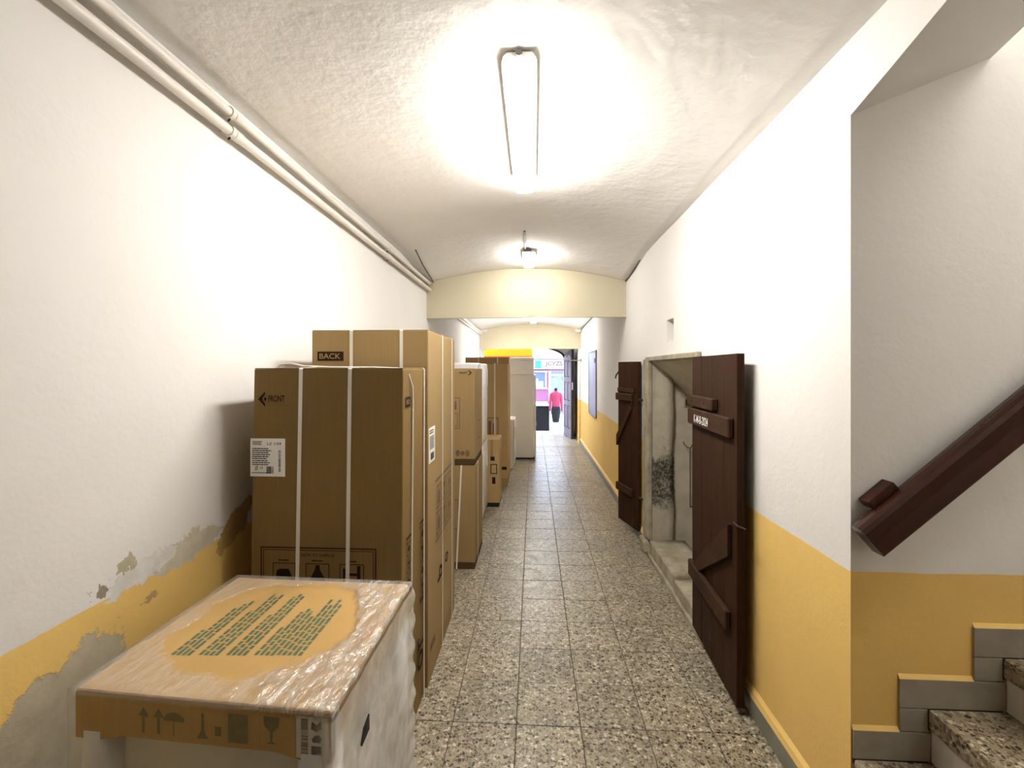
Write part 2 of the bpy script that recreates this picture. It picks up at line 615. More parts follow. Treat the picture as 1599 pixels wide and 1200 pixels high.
DN0, DN1 = 3.03, 4.24                       # cellar opening along Y
DTOP = 1.735
bm = NB()
box(bm, XR, XR + WT, 1.80, DN0, 0, 3.6)
box(bm, XR, XR + 0.30, DN0, 3.59, DTOP, 3.6)
box(bm, XR, XR + 0.30, 3.59, 3.77, DTOP, 1.88)
box(bm, XR, XR + 0.30, 3.59, 3.77, 2.055, 3.6)
box(bm, XR + 0.12, XR + 0.30, 3.59, 3.77, 1.88, 2.055)
box(bm, XR, XR + 0.30, 3.77, DN1, DTOP, 3.6)
box(bm, XR, XR + 0.17, DN1 + 0.03, DN1 + 0.36, 0, 3.6)
box(bm, XR, XR + 0.17, DN1, DN1 + 0.03, DTOP, 3.6)
box(bm, XR + 0.17, XR + 0.19, DN1 + 0.05, DN1 + 0.36, 1.9, 3.6)
box(bm, XR + 0.19, XR + WT, DN1 + 0.05, DN1 + 0.36, 2.2, 3.6)
box(bm, XR, XR + WT, DN1 + 0.36, YE, 0, 3.6)
# lintel over the foot of the stairs, its underside sloping
for ya, yb, za, zb in ((1.62, 1.44, 2.513, 2.560), (1.44, 1.25, 2.560, 2.612), (1.25, 0.5, 2.612, 2.74)):
    hexa(bm, [(XR, yb, zb), (XR + 0.445, yb, zb + 0.176), (XR + 0.445, ya, za + 0.176), (XR, ya, za),
              (XR, yb, 3.6), (XR + 0.445, yb, 3.6), (XR + 0.445, ya, 3.6), (XR, ya, 3.6)])
box(bm, XR, XR + 0.445, Y0, 0.5, 0, 3.6)
struct('wall_right', bm, 'wall_right')
struct('wall_stairwell', bx(XR, 3.6, 1.62, 1.80, 0, 4.2), 'wall_right')
bm = NB()
box(bm, 3.6, 3.8, -0.3, 1.8, 0, 4.2)
box(bm, XR + 0.445, 3.6, -0.5, 0.0, 0, 4.2)
box(bm, XR, XR + 0.445, 0.0, 1.62, 3.6, 4.2)
struct('wall_stairwell_side', bm, 'white_plaster')
struct('wall_back', bx(-1.45, XR, Y0 - 0.2, Y0, 0, 3.6), 'gate_dark')  # unseen end wall, set near and dark to cut bounce onto the cartons
struct('ceiling_stairwell', bx(XR, 3.8, -0.5, 1.8, 4.2, 4.35), 'white_plaster')


# ------------------------------------------------------------------ vaulted ceiling
def vz(y):
    if y < 4.3:
        return 2.768, 2.885
    if y <= YB1:
        t = (y - 4.3) / (YB1 - 4.3)
        t = t * t * (3 - 2 * t)
        return 2.768 - 0.09 * t, 2.885 - 0.052 * t
    t = min(1, (y - YB1) / (YB2 - YB1))
    return 2.678 - 0.135 * t, 2.833 - 0.14 * t


def arch(x, y):
    zs, za = vz(y)
    xl = wl(y)
    c, hw = (xl + XR) / 2, (XR - xl) / 2
    r = za - zs
    R = (hw * hw + r * r) / (2 * r)
    u = min(abs(x - c), hw)
    lift = 0.085 * min(1, max(0, (XL - xl) / 0.11)) * max(0, (c - x) / hw)
    return za - R + math.sqrt(max(R * R - u * u, 0)) + lift


def vault(name, ya, yb, ny):
    bm = NB()
    NX = 28
    rows, tops = [], []
    for j in range(ny + 1):
        y = ya + (yb - ya) * j / ny
        row = []
        for i in range(NX + 1):
            x = wl(y) - 0.002 + (XR - wl(y) + 0.004) * i / NX
            z = arch(x, y) + 0.006 * mnoise.noise(Vector((x * 1.6, y * 1.3, 2.0)))
            row.append(bm.verts.new((x, y, z)))
        rows.append(row)
    top = [[bm.verts.new((wl(y), y, 3.5)), bm.verts.new((XR, y, 3.5))] for y in (ya, yb)]
    for a, b in zip(rows, rows[1:]):
        for i in range(NX):
            bm.faces.new([a[i], b[i], b[i + 1], a[i + 1]])
    bm.faces.new([top[0][0], top[0][1], top[1][1], top[1][0]])
    bm.faces.new([top[0][1], top[0][0]] + rows[0])
    bm.faces.new([top[1][0], top[1][1]] + rows[-1][::-1])
    bm.faces.new([top[0][0], top[1][0]] + [r[0] for r in rows[::-1]])
    bm.faces.new([top[1][1], top[0][1]] + [r[-1] for r in rows])
    o = struct(name, bm, 'ceiling')
    for p in o.data.polygons:
        p.use_smooth = len(p.vertices) == 4 and abs(p.normal.z) > 0.5
    return o


vault('ceiling', Y0, YB1 + 0.05, 60)
vault('ceiling_second_bay', YB1 + 0.05, YB2 + 0.05, 30)
struct('ceiling_entrance', bx(-1.95, XR, YB2 + 0.05, YE, 2.62, 2.8), 'white_plaster')


def beam(name, y, dy, zb, label, xl):
    bm = NB()
    prof = [(xl, y, zb)]
    for i in range(25):
        x = xl + (XR - xl) * i / 24
        prof.append((x, y, arch(x, y) + 0.03))
    prof.append((XR, y, zb))
    prism(bm, prof, (0, dy, 0))
    return struct(name, bm, 'beam', label, 'beam')


beam('ceiling_beam', YB1, 0.05, 2.266, 'cream painted arched beam across the vault beyond the short pendant lamp', XL)
beam('ceiling_beam', YB2, 0.05, 2.138, 'lower cream beam just before the street gate', -1.21)
for sx, xa, xb in ((-1, -1.22, -1.06), (1, 0.93, 1.06)):
    struct('trim_corbel', bx(xa, xb, YB2 - 0.09, YB2 - 0.001, 2.50, 2.585), 'white_plaster')
# flat pilasters that carry the second beam
struct('trim_pilaster', bx(1.02, 1.06, YB2, YB2 + 0.3, 0, 2.137), 'wall_right')
struct('trim_pilaster', bx(-1.222, -1.185, YB2, YB2 + 0.3, 0, 2.137), 'wall_right')

# ------------------------------------------------------------------ floor of laid tiles
bm = NB()
box(bm, -1.36, XR, 0.98, YE + 0.45, -0.12, -0.004)
box(bm, -1.95, -1.36, YL, YE + 0.45, -0.12, 0.0)
floor = struct('floor', bm, 'grout')
obj('screed', bx(-1.36, XR, Y0, 0.98, -0.1, 0.0), 'terrazzo', floor)
obj('screed', bx(XR, 3.6, 0.0, 1.62, -0.1, 0.0), 'terrazzo', floor)
tile_cache = {}


def tile(x0, x1, y0, y1, mat):
    w, d = round(x1 - x0, 3), round(y1 - y0, 3)
    key = (w, d, mat)
    if key not in tile_cache:
        b = NB()
        g = 0.0019
        hexa(b, [(g, g, -0.03), (w - g, g, -0.03), (w - g, d - g, -0.03), (g, d - g, -0.03),
                 (g, g, -0.0012), (w - g, g, -0.0012), (w - g, d - g, -0.0012), (g, d - g, -0.0012)])
        c = 0.0042
        q = [b.verts.new(p) for p in ((c, c, 0), (w - c, c, 0), (w - c, d - c, 0), (c, d - c, 0))]
        b.verts.ensure_lookup_table()
        top = [f for f in b.faces if all(abs(v.co.z + 0.0012) < 1e-6 for v in f.verts)][0]
        tv = [b.verts[i] for i in (4, 5, 6, 7)]
        bmesh.ops.delete(b, geom=[top], context='FACES_ONLY')
        b.faces.new(q)
        for i in range(4):
            b.faces.new([tv[i], tv[(i + 1) % 4], q[(i + 1) % 4], q[i]])
        bmesh.ops.recalc_face_normals(b, faces=b.faces)
        me = bpy.data.meshes.new('tile')
        b.to_mesh(me)
        b.free()
        me.materials.append(M[mat])
        tile_cache[key] = me
    o = bpy.data.objects.new('tile', tile_cache[key])
    C.objects.link(o)
    o.parent = floor
    o.location = (x0, y0, random.uniform(-0.0007, 0.0004))
    o.rotation_euler = (random.uniform(-1, 1) * 0.0012, random.uniform(-1, 1) * 0.0012, 0)


cols = [-1.36, -0.98, -0.68, -0.38, -0.08, 0.22, 0.52, 0.82, XR]
rows_y = [0.98 + 0.3 * k for k in range(31)] + [10.18]
for ya, yb in zip(rows_y, rows_y[1:]):
    for xa, xb in zip(cols, cols[1:]):
        tile(xa, xb, ya, yb, 'terrazzo')
rows_y = [10.20, 10.52, 10.84, 11.16, 11.48, 11.80, 12.12]
for ya, yb in zip(rows_y, rows_y[1:]):
    for xa, xb in zip(cols, cols[1:]):
        tile(xa, xb, ya, yb, 'terrazzo_pale')

# skirting with a yellow rendered ledge, right wall
for n, (ya, yb) in enumerate(((1.62, 2.80), (4.48, YB2), (YB2 + 0.3, YE))):
    s = struct('baseboard_right', bx(1.04, 1.06, ya, yb, 0, 0.092, bev=0.003), 'skirt_green')
    lb = NB()
    prism(lb, [(1.0585, ya, 0.135), (1.046, ya, 0.118), (1.040, ya, 0.0925), (1.0585, ya, 0.0925)], (0, yb - ya, 0))
    obj('ledge', lb, 'yellow', s)
struct('baseboard_left', bx(-1.36, -1.342, Y0, 2.6, 0, 0.092), 'skirt_green')

# ------------------------------------------------------------------ portal to the street
bm = NB()
pa, pb, zsp, zap = -1.75, 0.82, 1.98, 2.34
prof = [(-2.2, YE, 0), (pa, YE, 0), (pa, YE, zsp)]
for i in range(1, 20):
    a = PI * (1 - i / 20)
    prof.append(((pa + pb) / 2 + (pb - pa) / 2 * math.cos(a), YE, zsp + (zap - zsp) * math.sin(a)))
prof += [(pb, YE, zsp), (pb, YE, 0), (1.53, YE, 0), (1.53, YE, 3.6), (-2.2, YE, 3.6)]
prism(bm, prof, (0, 0.42, 0))
struct('wall_front', bm, 'white_plaster')
bm = NB()   # dark band added round the arch for the shade on its spandrel
prev = None
for i in range(0, 25):
    a = PI * (1 - i / 24)
    cx_, hw_ = (pa + pb) / 2, (pb - pa) / 2
    o_ = (cx_ + hw_ * math.cos(a), zsp + (zap - zsp) * math.sin(a))
    n_ = (cx_ + (hw_ - 0.05) * math.cos(a), zsp + (zap - zsp - 0.05) * math.sin(a))
    cur = [bm.verts.new((o_[0], YE - 0.03, o_[1])), bm.verts.new((n_[0], YE - 0.03, n_[1])), bm.verts.new((n_[0], YE + 0.25, n_[1])), bm.verts.new((o_[0], YE + 0.25, o_[1]))]
    if prev:
        for m_ in range(4):
            bm.faces.new([prev[m_], cur[m_], cur[(m_ + 1) % 4], prev[(m_ + 1) % 4]])
    prev = cur
struct('trim_arch_shade', bm, 'gate_dark')
bm = NB()
box(bm, -9, 9, YE + 0.1, YE + 0.42, 3.6, 9)
box(bm, -9, -2.2, YE + 0.1, YE + 0.42, -0.4, 3.6)
box(bm, 1.53, 9, YE + 0.1, YE + 0.42, -0.4, 3.6)
struct('wall_front_street', bm, 'white_plaster')

# ------------------------------------------------------------------ stairs on the right
stairs = struct('staircase', label='worn granite stairs climbing to the right behind the wall corner', cat='stairs')
stairs['kind'] = 'structure'
RISE, RUN = 0.176, 0.234
for k in range(-1, 9):
    zt = 0.366 + RISE * k
    xn = 1.064 + RUN * k
    ylo = 0.02 if xn > 1.0 else 0.05
    yhi = 1.610 if xn > 1.05 else 1.60
    tr = obj('tread', bx(xn, xn + RUN + 0.02, ylo, yhi, zt - 0.066, zt, bev=0.006, seg=2), 'granite', stairs)
    obj('riser', bx(xn + 0.012, xn + 0.05, ylo, yhi, max(0, zt - RISE), zt - 0.066), 'riser', stairs)
sk = struct('baseboard_stairs')
for k in range(0, 9):
    zt = 0.366 + RISE * k
    xn = 1.064 + RUN * k
    xa = max(xn - 0.087, 1.064)
    xb = xn + RUN + 0.014
    obj('tile', bx(xa, xb - 0.002, 1.611, 1.6175, zt - 0.001, zt + 0.094, bev=0.0015), 'skirt', sk)
    obj('backing', bx(max(xa, xn - 0.084), xb - 0.006, 1.6176, 1.6195, zt - RISE + 0.10 if k else zt - 0.02, zt + 0.090), 'grout', sk)
    if k > 0:
        obj('tile', bx(xn - 0.087, xn + 0.002, 1.6112, 1.6175, zt - RISE + 0.0965, zt - 0.0035, bev=0.0015), 'skirt', sk)
    lb = NB()
    prism(lb, [(xa, 1.6195, zt + 0.108), (xa, 1.6195, zt + 0.0945), (xa, 1.611, zt + 0.0945)], (RUN - (xa - xn + 0.087), 0, 0))
    obj('ledge', lb, 'yellow', sk)

# handrail
rail = thing('handrail', 'dark varnished wooden handrail rising along the stair wall', 'handrail', (1.10, 1.575, 1.10))
d = Vector((0.755, 0, 0.656)).normalized()
nrm = Vector((-d.z, 0, d.x))
base = Vector((1.110, 0, 1.066))
prof = []
hh = 0.115
ya, yb = 1.535, 1.592
for t, y in ((0, ya + 0.006), (0.006, ya), (0.055, ya + 0.004), (hh - 0.022, ya), (hh - 0.008, ya + 0.005), (hh - 0.001, ya + 0.016), (hh, ya + 0.03), (hh - 0.004, yb - 0.008), (hh - 0.016, yb), (0, yb)):
    prof.append(base + nrm * t + Vector((0, y, 0)))
bm = prism(NB(), prof, d * 2.6)
obj('rail', bm, 'rail', rail)
blk = base + nrm * (hh - 0.004) + d * 0.085
bm = NB()
e = d * 0.105
hexa(bm, [blk + Vector((0, 1.568, 0)), blk + e + Vector((0, 1.568, 0)), blk + e + Vector((0, 1.619, 0)), blk + Vector((0, 1.619, 0)),
          blk + nrm * 0.032 + Vector((0, 1.568, 0)), blk + e + nrm * 0.032 + Vector((0, 1.568, 0)), blk + e + nrm * 0.032 + Vector((0, 1.619, 0)), blk + nrm * 0.032 + Vector((0, 1.619, 0))], 0.003)
obj('wall_block', bm, 'rail', rail)
for s in (0.7, 1.9):
    q = base + d * s + nrm * 0.03
    obj('bracket', tb([q + Vector((0, 1.59, 0)), q + Vector((0, 1.619, 0))], 0.015, 8), 'iron', rail)

# ------------------------------------------------------------------ cellar opening
cw = struct('wall_cellar')
bm = NB()
box(bm, XR + 0.191, 2.9, DN1 + 0.05, DN1 + 0.30, -1.6, 2.2)
obj('side', bm, 'dirty', cw)
bm = NB()   # rough end of the thick wall: the far reveal, wavy where the plaster ends
vs = []
NZ = 26
for j in range(NZ + 1):
    z = 0.10 + (DTOP - 0.10) * j / NZ
    e = 0.196 + 0.008 * math.sin(z * 6) + 0.010 * mnoise.noise(Vector((0, 3, z * 6)))
    row = []
    for i in range(9):
        u = i / 8
        dep = 0.008 * mnoise.noise(Vector((u * 3, 1, z * 5))) + 0.004 * mnoise.noise(Vector((u * 8, 5, z * 14)))
        row.append(bm.verts.new((XR + 0.0005 + e * u, DN1 - 0.012 - dep + (0.03 * max(0, u - 0.8) / 0.2), z)))
    row.append(bm.verts.new((XR + 0.0005 + e + 0.004, DN1 + 0.06, z)))
    vs.append(row)
for a, b in zip(vs, vs[1:]):
    for i in range(9):
        bm.faces.new([a[i], a[i + 1], b[i + 1], b[i]])
obj('reveal', bm, 'dirty', cw, smooth=True)
obj('near_side', bx(XR + WT, 2.9, DN0 - 0.2, DN0, -1.6, 2.2), 'dirty', cw)
obj('bottom', bx(1.2, 3.1, DN0 - 0.2, DN1 + 0.3, -1.75, -1.6), 'dirty', cw)
obj('foot_wall', bx(1.2, 1.36, DN0 - 0.2, DN1 + 0.3, -1.6, -0.005), 'dirty', cw)
obj('near_footing', bx(1.36, XR + WT, DN0 - 0.2, DN0, -1.6, -0.005), 'dirty', cw)
obj('end', bx(2.9, 3.1, DN0 - 0.2, DN1 + 0.3, -1.6, 2.2), 'dirty', cw)
bm = NB()   # underside of the ceiling sloping down with the cellar steps
prism(bm, [(XR + 0.012, DN0, 1.722), (XR + 0.16, DN0, 1.60), (2.2, DN0, 0.62), (2.9, DN0, 0.05), (2.9, DN0, 2.2), (XR + 0.301, DN0, 2.2), (XR + 0.301, DN0, 1.734), (XR + 0.012, DN0, 1.734)], (0, DN1 + 0.05 - DN0, 0))
obj('sloping_ceiling', bm, 'dirty', cw)
steps = struct('cellar_stairs', label='rough stone sill and steps going down inside the cellar opening', cat='stairs')


def slab(name, x0, x1, y0, y1, z0, z1, seed):
    b = NB()
    bmesh.ops.create_cube(b, size=1)
    bmesh.ops.subdivide_edges(b, edges=b.edges[:], cuts=5, use_grid_fill=True)
    for v in b.verts:
        p = Vector(((x0 + x1) / 2 + v.co.x * (x1 - x0), (y0 + y1) / 2 + v.co.y * (y1 - y0), (z0 + z1) / 2 + v.co.z * (z1 - z0)))
        n = mnoise.noise_vector(p * 9 + Vector((seed, 0, 0)))
        p.z += 0.012 * n.z if p.z > z0 + 0.01 else 0
        p.x += 0.008 * n.x
        v.co = p
    return obj(name, b, 'stone', steps, True)


slab('sill', 1.035, 1.36, DN0 + 0.005, 3.50, 0.0, 0.115, 1)
slab('sill', 1.035, 1.34, 3.51, DN1 - 0.03, 0.0, 0.145, 7)
for k in range(4):
    slab('step', 1.36 + 0.25 * k, 1.66 + 0.25 * k, DN0 + 0.01, DN1 + 0.04, -0.12 - 0.2 * k - 0.25, -0.10 - 0.2 * k, 3 + k)
slab('kerb', 1.012, 1.032, DN0 - 0.2, DN1 + 0.0, 0.0, 0.035, 21)

fr = struct('trim_cellar_frame', label='old stone and timber frame round the low cellar opening', cat='door frame')
b = NB()
box(b, 1.022, 1.0595, DN1 - 0.016, DN1 + 0.10, 0.14, 1.775, bev=0.006)
obj('post', b, 'stone', fr)
b = NB()
box(b, 1.03, 1.0595, DN1 + 0.105, DN1 + 0.215, 0.10, 1.76, bev=0.006)
obj('post', b, 'stone', fr)
b = NB()
box(b, 0.995, 1.0595, DN1 + 0.02, DN1 + 0.225, 0.0, 0.105, bev=0.02, seg=3)
obj('foot_stone', b, 'stone', fr)
obj('backing', bx(1.046, 1.0595, DN1 + 0.09, DN1 + 0.24, 0.1, 1.755), 'stone', fr)
obj('lintel', bx(1.025, 1.0595, DN0 - 0.03, DN1 + 0.10, 1.738, 1.777, bev=0.005), 'stone', fr)
obj('post', bx(1.05, 1.0595, DN0 - 0.19, DN0 - 0.008, 0.0, 1.735, bev=0.003), 'stone', fr)

t = thing('air_vent', 'small black square vent on the cellar side wall', 'vent', (1.40, 4.28, 1.36))
obj('opening', bx(1.367, 1.425, 4.278, 4.2895, 1.338, 1.394), 'black', t)
b = NB()
for q in ((1.36, 1.367, 1.331, 1.401), (1.425, 1.432, 1.331, 1.401), (1.367, 1.425, 1.331, 1.338), (1.367, 1.425, 1.394, 1.401)):
    box(b, q[0], q[1], 4.270, 4.2895, q[2], q[3])
obj('rim', b, 'stone', t)
t = thing('metal_bar', 'thin upright metal bar hooked on the cellar side wall', 'bar', (1.42, 4.27, 0.43))
obj('rod', tb([(1.40, 4.25, 0.43), (1.40, 4.25, 0.95), (1.42, 4.26, 0.985), (1.45, 4.287, 0.99)], 0.0045), 'iron', t)
obj('hook', tb([(1.40, 4.25, 0.96), (1.37, 4.245, 0.97), (1.345, 4.26, 1.0), (1.355, 4.289, 1.01)], 0.0035), 'iron', t)
obj('foot', tb([(1.40, 4.25, 0.435), (1.43, 4.27, 0.43), (1.45, 4.289, 0.43)], 0.006), 'iron', t)


# ------------------------------------------------------------------ plank door leaves (hinge h, free end f as seen from above; faces the corridor)
def leaf_frame(h, f):
    h, f = Vector((h[0], h[1], 0)), Vector((f[0], f[1], 0))
    u = (f - h).normalized()
    L = (f - h).length
    n = Vector((-abs(u.y), u.x * (1 if u.y > 0 else -1), 0))
    if n.x > 0:
        n = -n
    return h, u, n, L


def leaf_box(b, fr, u0, u1, n0, n1, z0, z1, bev=0.0, z0b=None, z1b=None):
    h, u, n, L = fr
    z0b = z0 if z0b is None else z0b
    z1b = z1 if z1b is None else z1b
    P = lambda a, c, z: h + u * a + n * c + Vector((0, 0, z))
    return hexa(b, [P(u0, n0, z0), P(u1, n0, z0b), P(u1, n1, z0b), P(u0, n1, z0), P(u0, n0, z1), P(u1, n0, z1b), P(u1, n1, z1b), P(u0, n1, z1)], bev)


T = 0.036
fr1 = leaf_frame((1.043, 3.015), (1.008, 2.285))
near = thing('plank_door', 'near brown plank door leaf with chalk writing, folded back to the wall', 'door', (1.03, 2.65, 0.04))
cuts = [0, 0.19, 0.37, 0.56, fr1[3]]
for a, c in zip(cuts, cuts[1:]):
    obj('plank', leaf_box(NB(), fr1, a + 0.0008, c - 0.0008, 0, T + random.uniform(-0.001, 0.001), 0.04, 1.742 + random.uniform(-0.003, 0.003), 0.002), 'wood', near)
L1 = fr1[3]
obj('batten', leaf_box(NB(), fr1, 0.0, L1 - 0.035, T, T + 0.03, 1.325, 1.425, 0.006), 'wood_batten', near)
obj('batten', leaf_box(NB(), fr1, 0.0, L1 - 0.075, T, T + 0.028, 0.365, 0.465, 0.006), 'wood_batten', near)
obj('wedge_block', leaf_box(NB(), fr1, 0.0, 0.47, T, T + 0.034, 1.438, 1.505, 0.005), 'wood_batten', near)
h, u, n, L = fr1
P = lambda a, c, z: h + u * a + n * c + Vector((0, 0, z))
b = NB()
hexa(b, [P(0.08, T, 0.466), P(0.20, T, 0.466), P(L - 0.06, T, 0.74), P(L - 0.06, T, 0.90),
         P(0.08, T + 0.024, 0.466), P(0.20, T + 0.024, 0.466), P(L - 0.06, T + 0.024, 0.74), P(L - 0.06, T + 0.024, 0.90)], 0.003)
obj('brace', b, 'wood_batten', near)
pl = Plane(P(0.14, T + 0.0305, 1.345), u, (0, 0, 1))
text('chalk_writing', 'K-M-B-2024', pl, 0.0, 0.0, 0.048, 'chalk', near, 0.001, width=0.26, shear=0.15)
for s in (0.10, 0.33):
    obj('nail', tb([P(s, T + 0.033, 1.472), P(s, T + 0.037, 1.472)], 0.009, 8), 'iron', near)
b = NB()
tube(b, [P(L - 0.03, T + 0.004, 0.92), P(L + 0.03, T + 0.006, 0.92), P(L + 0.055, T - 0.02, 0.915)], 0.005, 6)
obj('hasp', b, 'iron', near)
for z in (0.40, 1.36):
    obj('hinge', tb([P(-0.012, 0.012, z - 0.03), P(-0.012, 0.012, z + 0.05)], 0.011, 8), 'iron', near)

fr2 = leaf_frame((1.048, 4.600), (0.935, 5.030))
far = thing('plank_door', 'narrow brown plank door leaf beyond the cellar opening, standing ajar', 'door', (1.0, 4.8, 0.085))
L2 = fr2[3]
h, u, n, L = fr2
P2 = lambda a, c, z: h + u * a + n * c + Vector((0, 0, z))
for a, c in ((0, 0.15), (0.15, 0.30), (0.30, L2)):
    obj('plank', leaf_box(NB(), fr2, a + 0.0008, c - 0.0008, 0, 0.034 + random.uniform(-0.001, 0.001), 0.085, 1.742 + random.uniform(-0.003, 0.003), 0.002), 'wood', far)
obj('batten', leaf_box(NB(), fr2, 0.09, L2 + 0.008, 0.034, 0.064, 1.345, 1.42, 0.006), 'wood_batten', far)
obj('wedge_block', leaf_box(NB(), fr2, 0.06, L2 - 0.01, 0.034, 0.05, 1.43, 1.475, 0.004), 'wood_batten', far)
obj('batten', leaf_box(NB(), fr2, 0.09, L2 + 0.008, 0.034, 0.062, 0.395, 0.475, 0.006), 'wood_batten', far)
b = NB()
hexa(b, [P2(0.10, 0.034, 1.27), P2(L2, 0.034, 0.86), P2(L2, 0.034, 0.97), P2(0.10, 0.034, 1.345),
         P2(0.10, 0.06, 1.27), P2(L2, 0.06, 0.86), P2(L2, 0.06, 0.97), P2(0.10, 0.06, 1.345)], 0.003)
obj('brace', b, 'wood_batten', far)
for z in (0.42, 1.37):
    obj('hinge', tb([P2(-0.005, 0.02, z), P2(-0.08, 0.035, z)], 0.012, 8), 'iron', far)
obj('hook', tb([P2(L2 - 0.01, 0.02, 1.66), P2(L2 + 0.02, 0.05, 1.60), P2(L2 + 0.01, 0.06, 1.57)], 0.008, 6), 'iron', far)


# ------------------------------------------------------------------ lamps
def lamp(name, label, x, ya, yb, ztop, lw=0.122, fit=0.030, cov=0.075, mat='lit_cover'):
    t = thing(name, label, 'lamp', (x, (ya + yb) / 2, ztop))
    b = NB()
    hexa(b, [(x - lw / 2 - 0.004, ya, ztop - fit), (x + lw / 2 + 0.004, ya, ztop - fit), (x + lw / 2 + 0.004, yb, ztop - fit), (x - lw / 2 - 0.004, yb, ztop - fit),
             (x - lw / 2 + 0.012, ya + 0.012, ztop), (x + lw / 2 - 0.012, ya + 0.012, ztop), (x + lw / 2 - 0.012, yb - 0.012, ztop), (x - lw / 2 + 0.012, yb - 0.012, ztop)], 0.003)
    obj('housing', b, 'lamp_base', t)
    b = NB()
    hexa(b, [(x - lw / 2 + 0.007, ya + 0.008, ztop - fit - cov), (x + lw / 2 - 0.007, ya + 0.008, ztop - fit - cov), (x + lw / 2 - 0.007, yb - 0.008, ztop - fit - cov), (x - lw / 2 + 0.007, yb - 0.008, ztop - fit - cov),
             (x - lw / 2, ya + 0.003, ztop - fit - 0.001), (x + lw / 2, ya + 0.003, ztop - fit - 0.001), (x + lw / 2, yb - 0.003, ztop - fit - 0.001), (x - lw / 2, yb - 0.003, ztop - fit - 0.001)], 0.014, 3)
    obj('cover', b, mat, t, True)
    obj('glow_shield', bx(x - lw / 2 - 0.006, x - lw / 2 - 0.002, ya + 0.02, yb - 0.02, ztop - fit - 0.024, ztop - fit + 0.002), 'enamel', t)  # lips added to hold back the cover's glow on the vault
    obj('glow_shield', bx(x + lw / 2 + 0.002, x + lw / 2 + 0.007, ya + 0.02, yb - 0.02, ztop - fit - 0.012, ztop - fit + 0.002), 'enamel', t)
    for k in range(4):
        y = ya + (yb - ya) * (0.12 + 0.25 * k)
        for s in (-1, 1):
            b = bx(x + s * (lw / 2 + 0.004) - 0.004, x + s * (lw / 2 + 0.004) + 0.004, y - 0.012, y + 0.012, ztop - fit - 0.012, ztop - fit + 0.014)
            obj('clip', b, 'lamp_base', t)
    return t


l1 = lamp('ceiling_lamp', 'long lit fluorescent lamp with milky cover, nearest on the vault', -0.055, 1.765, 2.945, 2.878)
obj('end_plug', tb([(-0.055, 1.775, 2.862), (-0.055, 1.758, 2.862)], 0.014, 10), 'iron', l1)
l2 = lamp('ceiling_lamp', 'short lit ceiling lamp just in front of the first arched beam', -0.045, 4.64, 5.02, 2.862, mat='lit_cover_dim')
l3 = lamp('ceiling_lamp', 'distant lit ceiling lamp between the two cream beams', 0.0, 8.5, 9.7, 2.735)
t = thing('added_stair_lamp', 'unseen added tube lamp under the stairwell ceiling, brightening the stair wall', 'lamp', (2.5, 0.9, 4.19))  # out of view, added to lift the light on the stair wall
obj('housing', bx(1.75, 3.25, 0.84, 0.96, 4.14, 4.199, bev=0.004), 'lamp_base', t)
obj('cover', bx(1.77, 3.23, 0.845, 0.955, 4.06, 4.139, bev=0.014, seg=3), 'lit_added_lamp', t, True)
t = thing('lamp_cable', 'grey cable along the vault leading to the short lamp', 'cable', (-0.08, 4.3, 2.87))
obj('run', tb([(-0.078, 4.09, arch(-0.078, 4.09) - 0.005), (-0.08, 4.35, arch(-0.08, 4.35) - 0.006), (-0.082, 4.60, arch(-0.08, 4.6) - 0.008), (-0.07, 4.66, 2.845)], 0.0085, 6), 'cable', t)
obj('hanger', bx(-0.10, -0.02, 4.625, 4.64, 2.835, 2.863), 'iron', t)

# ------------------------------------------------------------------ pipes along the left wall
def pipe(label, h0, r, clips):
    """a pipe clipped to the left wall; h0 is its height above eye level where the wall stands at XL."""
    t = thing('wall_pipe', label, 'pipe', (-1.25, 2.5, 1.66 + h0))

    def at(y):
        x = wl(y) + 0.045
        return Vector((x, y, 1.66 + h0 * x / -1.213 - 0.020 * max(0, y - 1.8) / 3.6))
    ysp = [-1.45 + 0.25 * k for k in range(28)]
    ysp = [y for y in ysp if y < YB1 - 0.05] + [YB1 - 0.02]
    obj('run', tb([at(y) for y in ysp], r, 14), 'pipe', t, True)
    for y in clips:
        p = at(y)
        obj('clip', tb([at(y - 0.012), at(y + 0.012)], r + 0.006, 14), 'pipe', t)
        obj('screw', tb([p + Vector((0, 0, -r - 0.004)), p + Vector((-0.008, 0, -r - 0.016))], 0.0045, 6), 'iron', t)
        obj('stay', bx(wl(y), p.x, y - 0.008, y + 0.008, p.z - 0.006, p.z + 0.006), 'pipe', t)
        obj('socket', tb([at(y + 0.02), at(y + 0.07)], r + 0.003, 14), 'pipe', t)


pipe('upper cream pipe running along the left wall under the vault', 1.030, 0.020, (1.95, 3.86))
pipe('lower cream pipe running along the left wall below the other', 0.957, 0.021, (1.95, 3.86))
t = tag(obj('cable', tb([(wl(y) + 0.018, y, 1.66 + 0.9935 * (wl(y) + 0.045) / -1.213 - 0.020 * max(0, y - 1.8) / 3.6 - 0.003 * math.sin(y * 2.1)) for y in [-1.45 + 0.3 * k for k in range(23)]], 0.005, 6), 'cable'),
        'thin dark cable strung between the two cream pipes', 'cable')
# wires at the ends of the first bay
tag(obj('cable', tb([(XL + 0.15, 4.30, arch(XL + 0.15, 4.3) - 0.016), (XL + 0.11, 4.75, arch(XL + 0.11, 4.75) - 0.016), (XL + 0.085, 5.37, arch(XL + 0.08, 5.38) - 0.016)], 0.007, 6), 'cable'),
    'dark wire slanting down to the left end of the first beam', 'cable')
tag(obj('cable', tb([(XR - 0.012, 4.50, 2.775), (XR - 0.012, 4.9, arch(XR, 4.9) - 0.006), (XR - 0.01, 5.38, arch(XR, 5.38) - 0.008)], 0.006, 6), 'cable'),
    'dark wire slanting down to the right end of the first beam', 'cable')
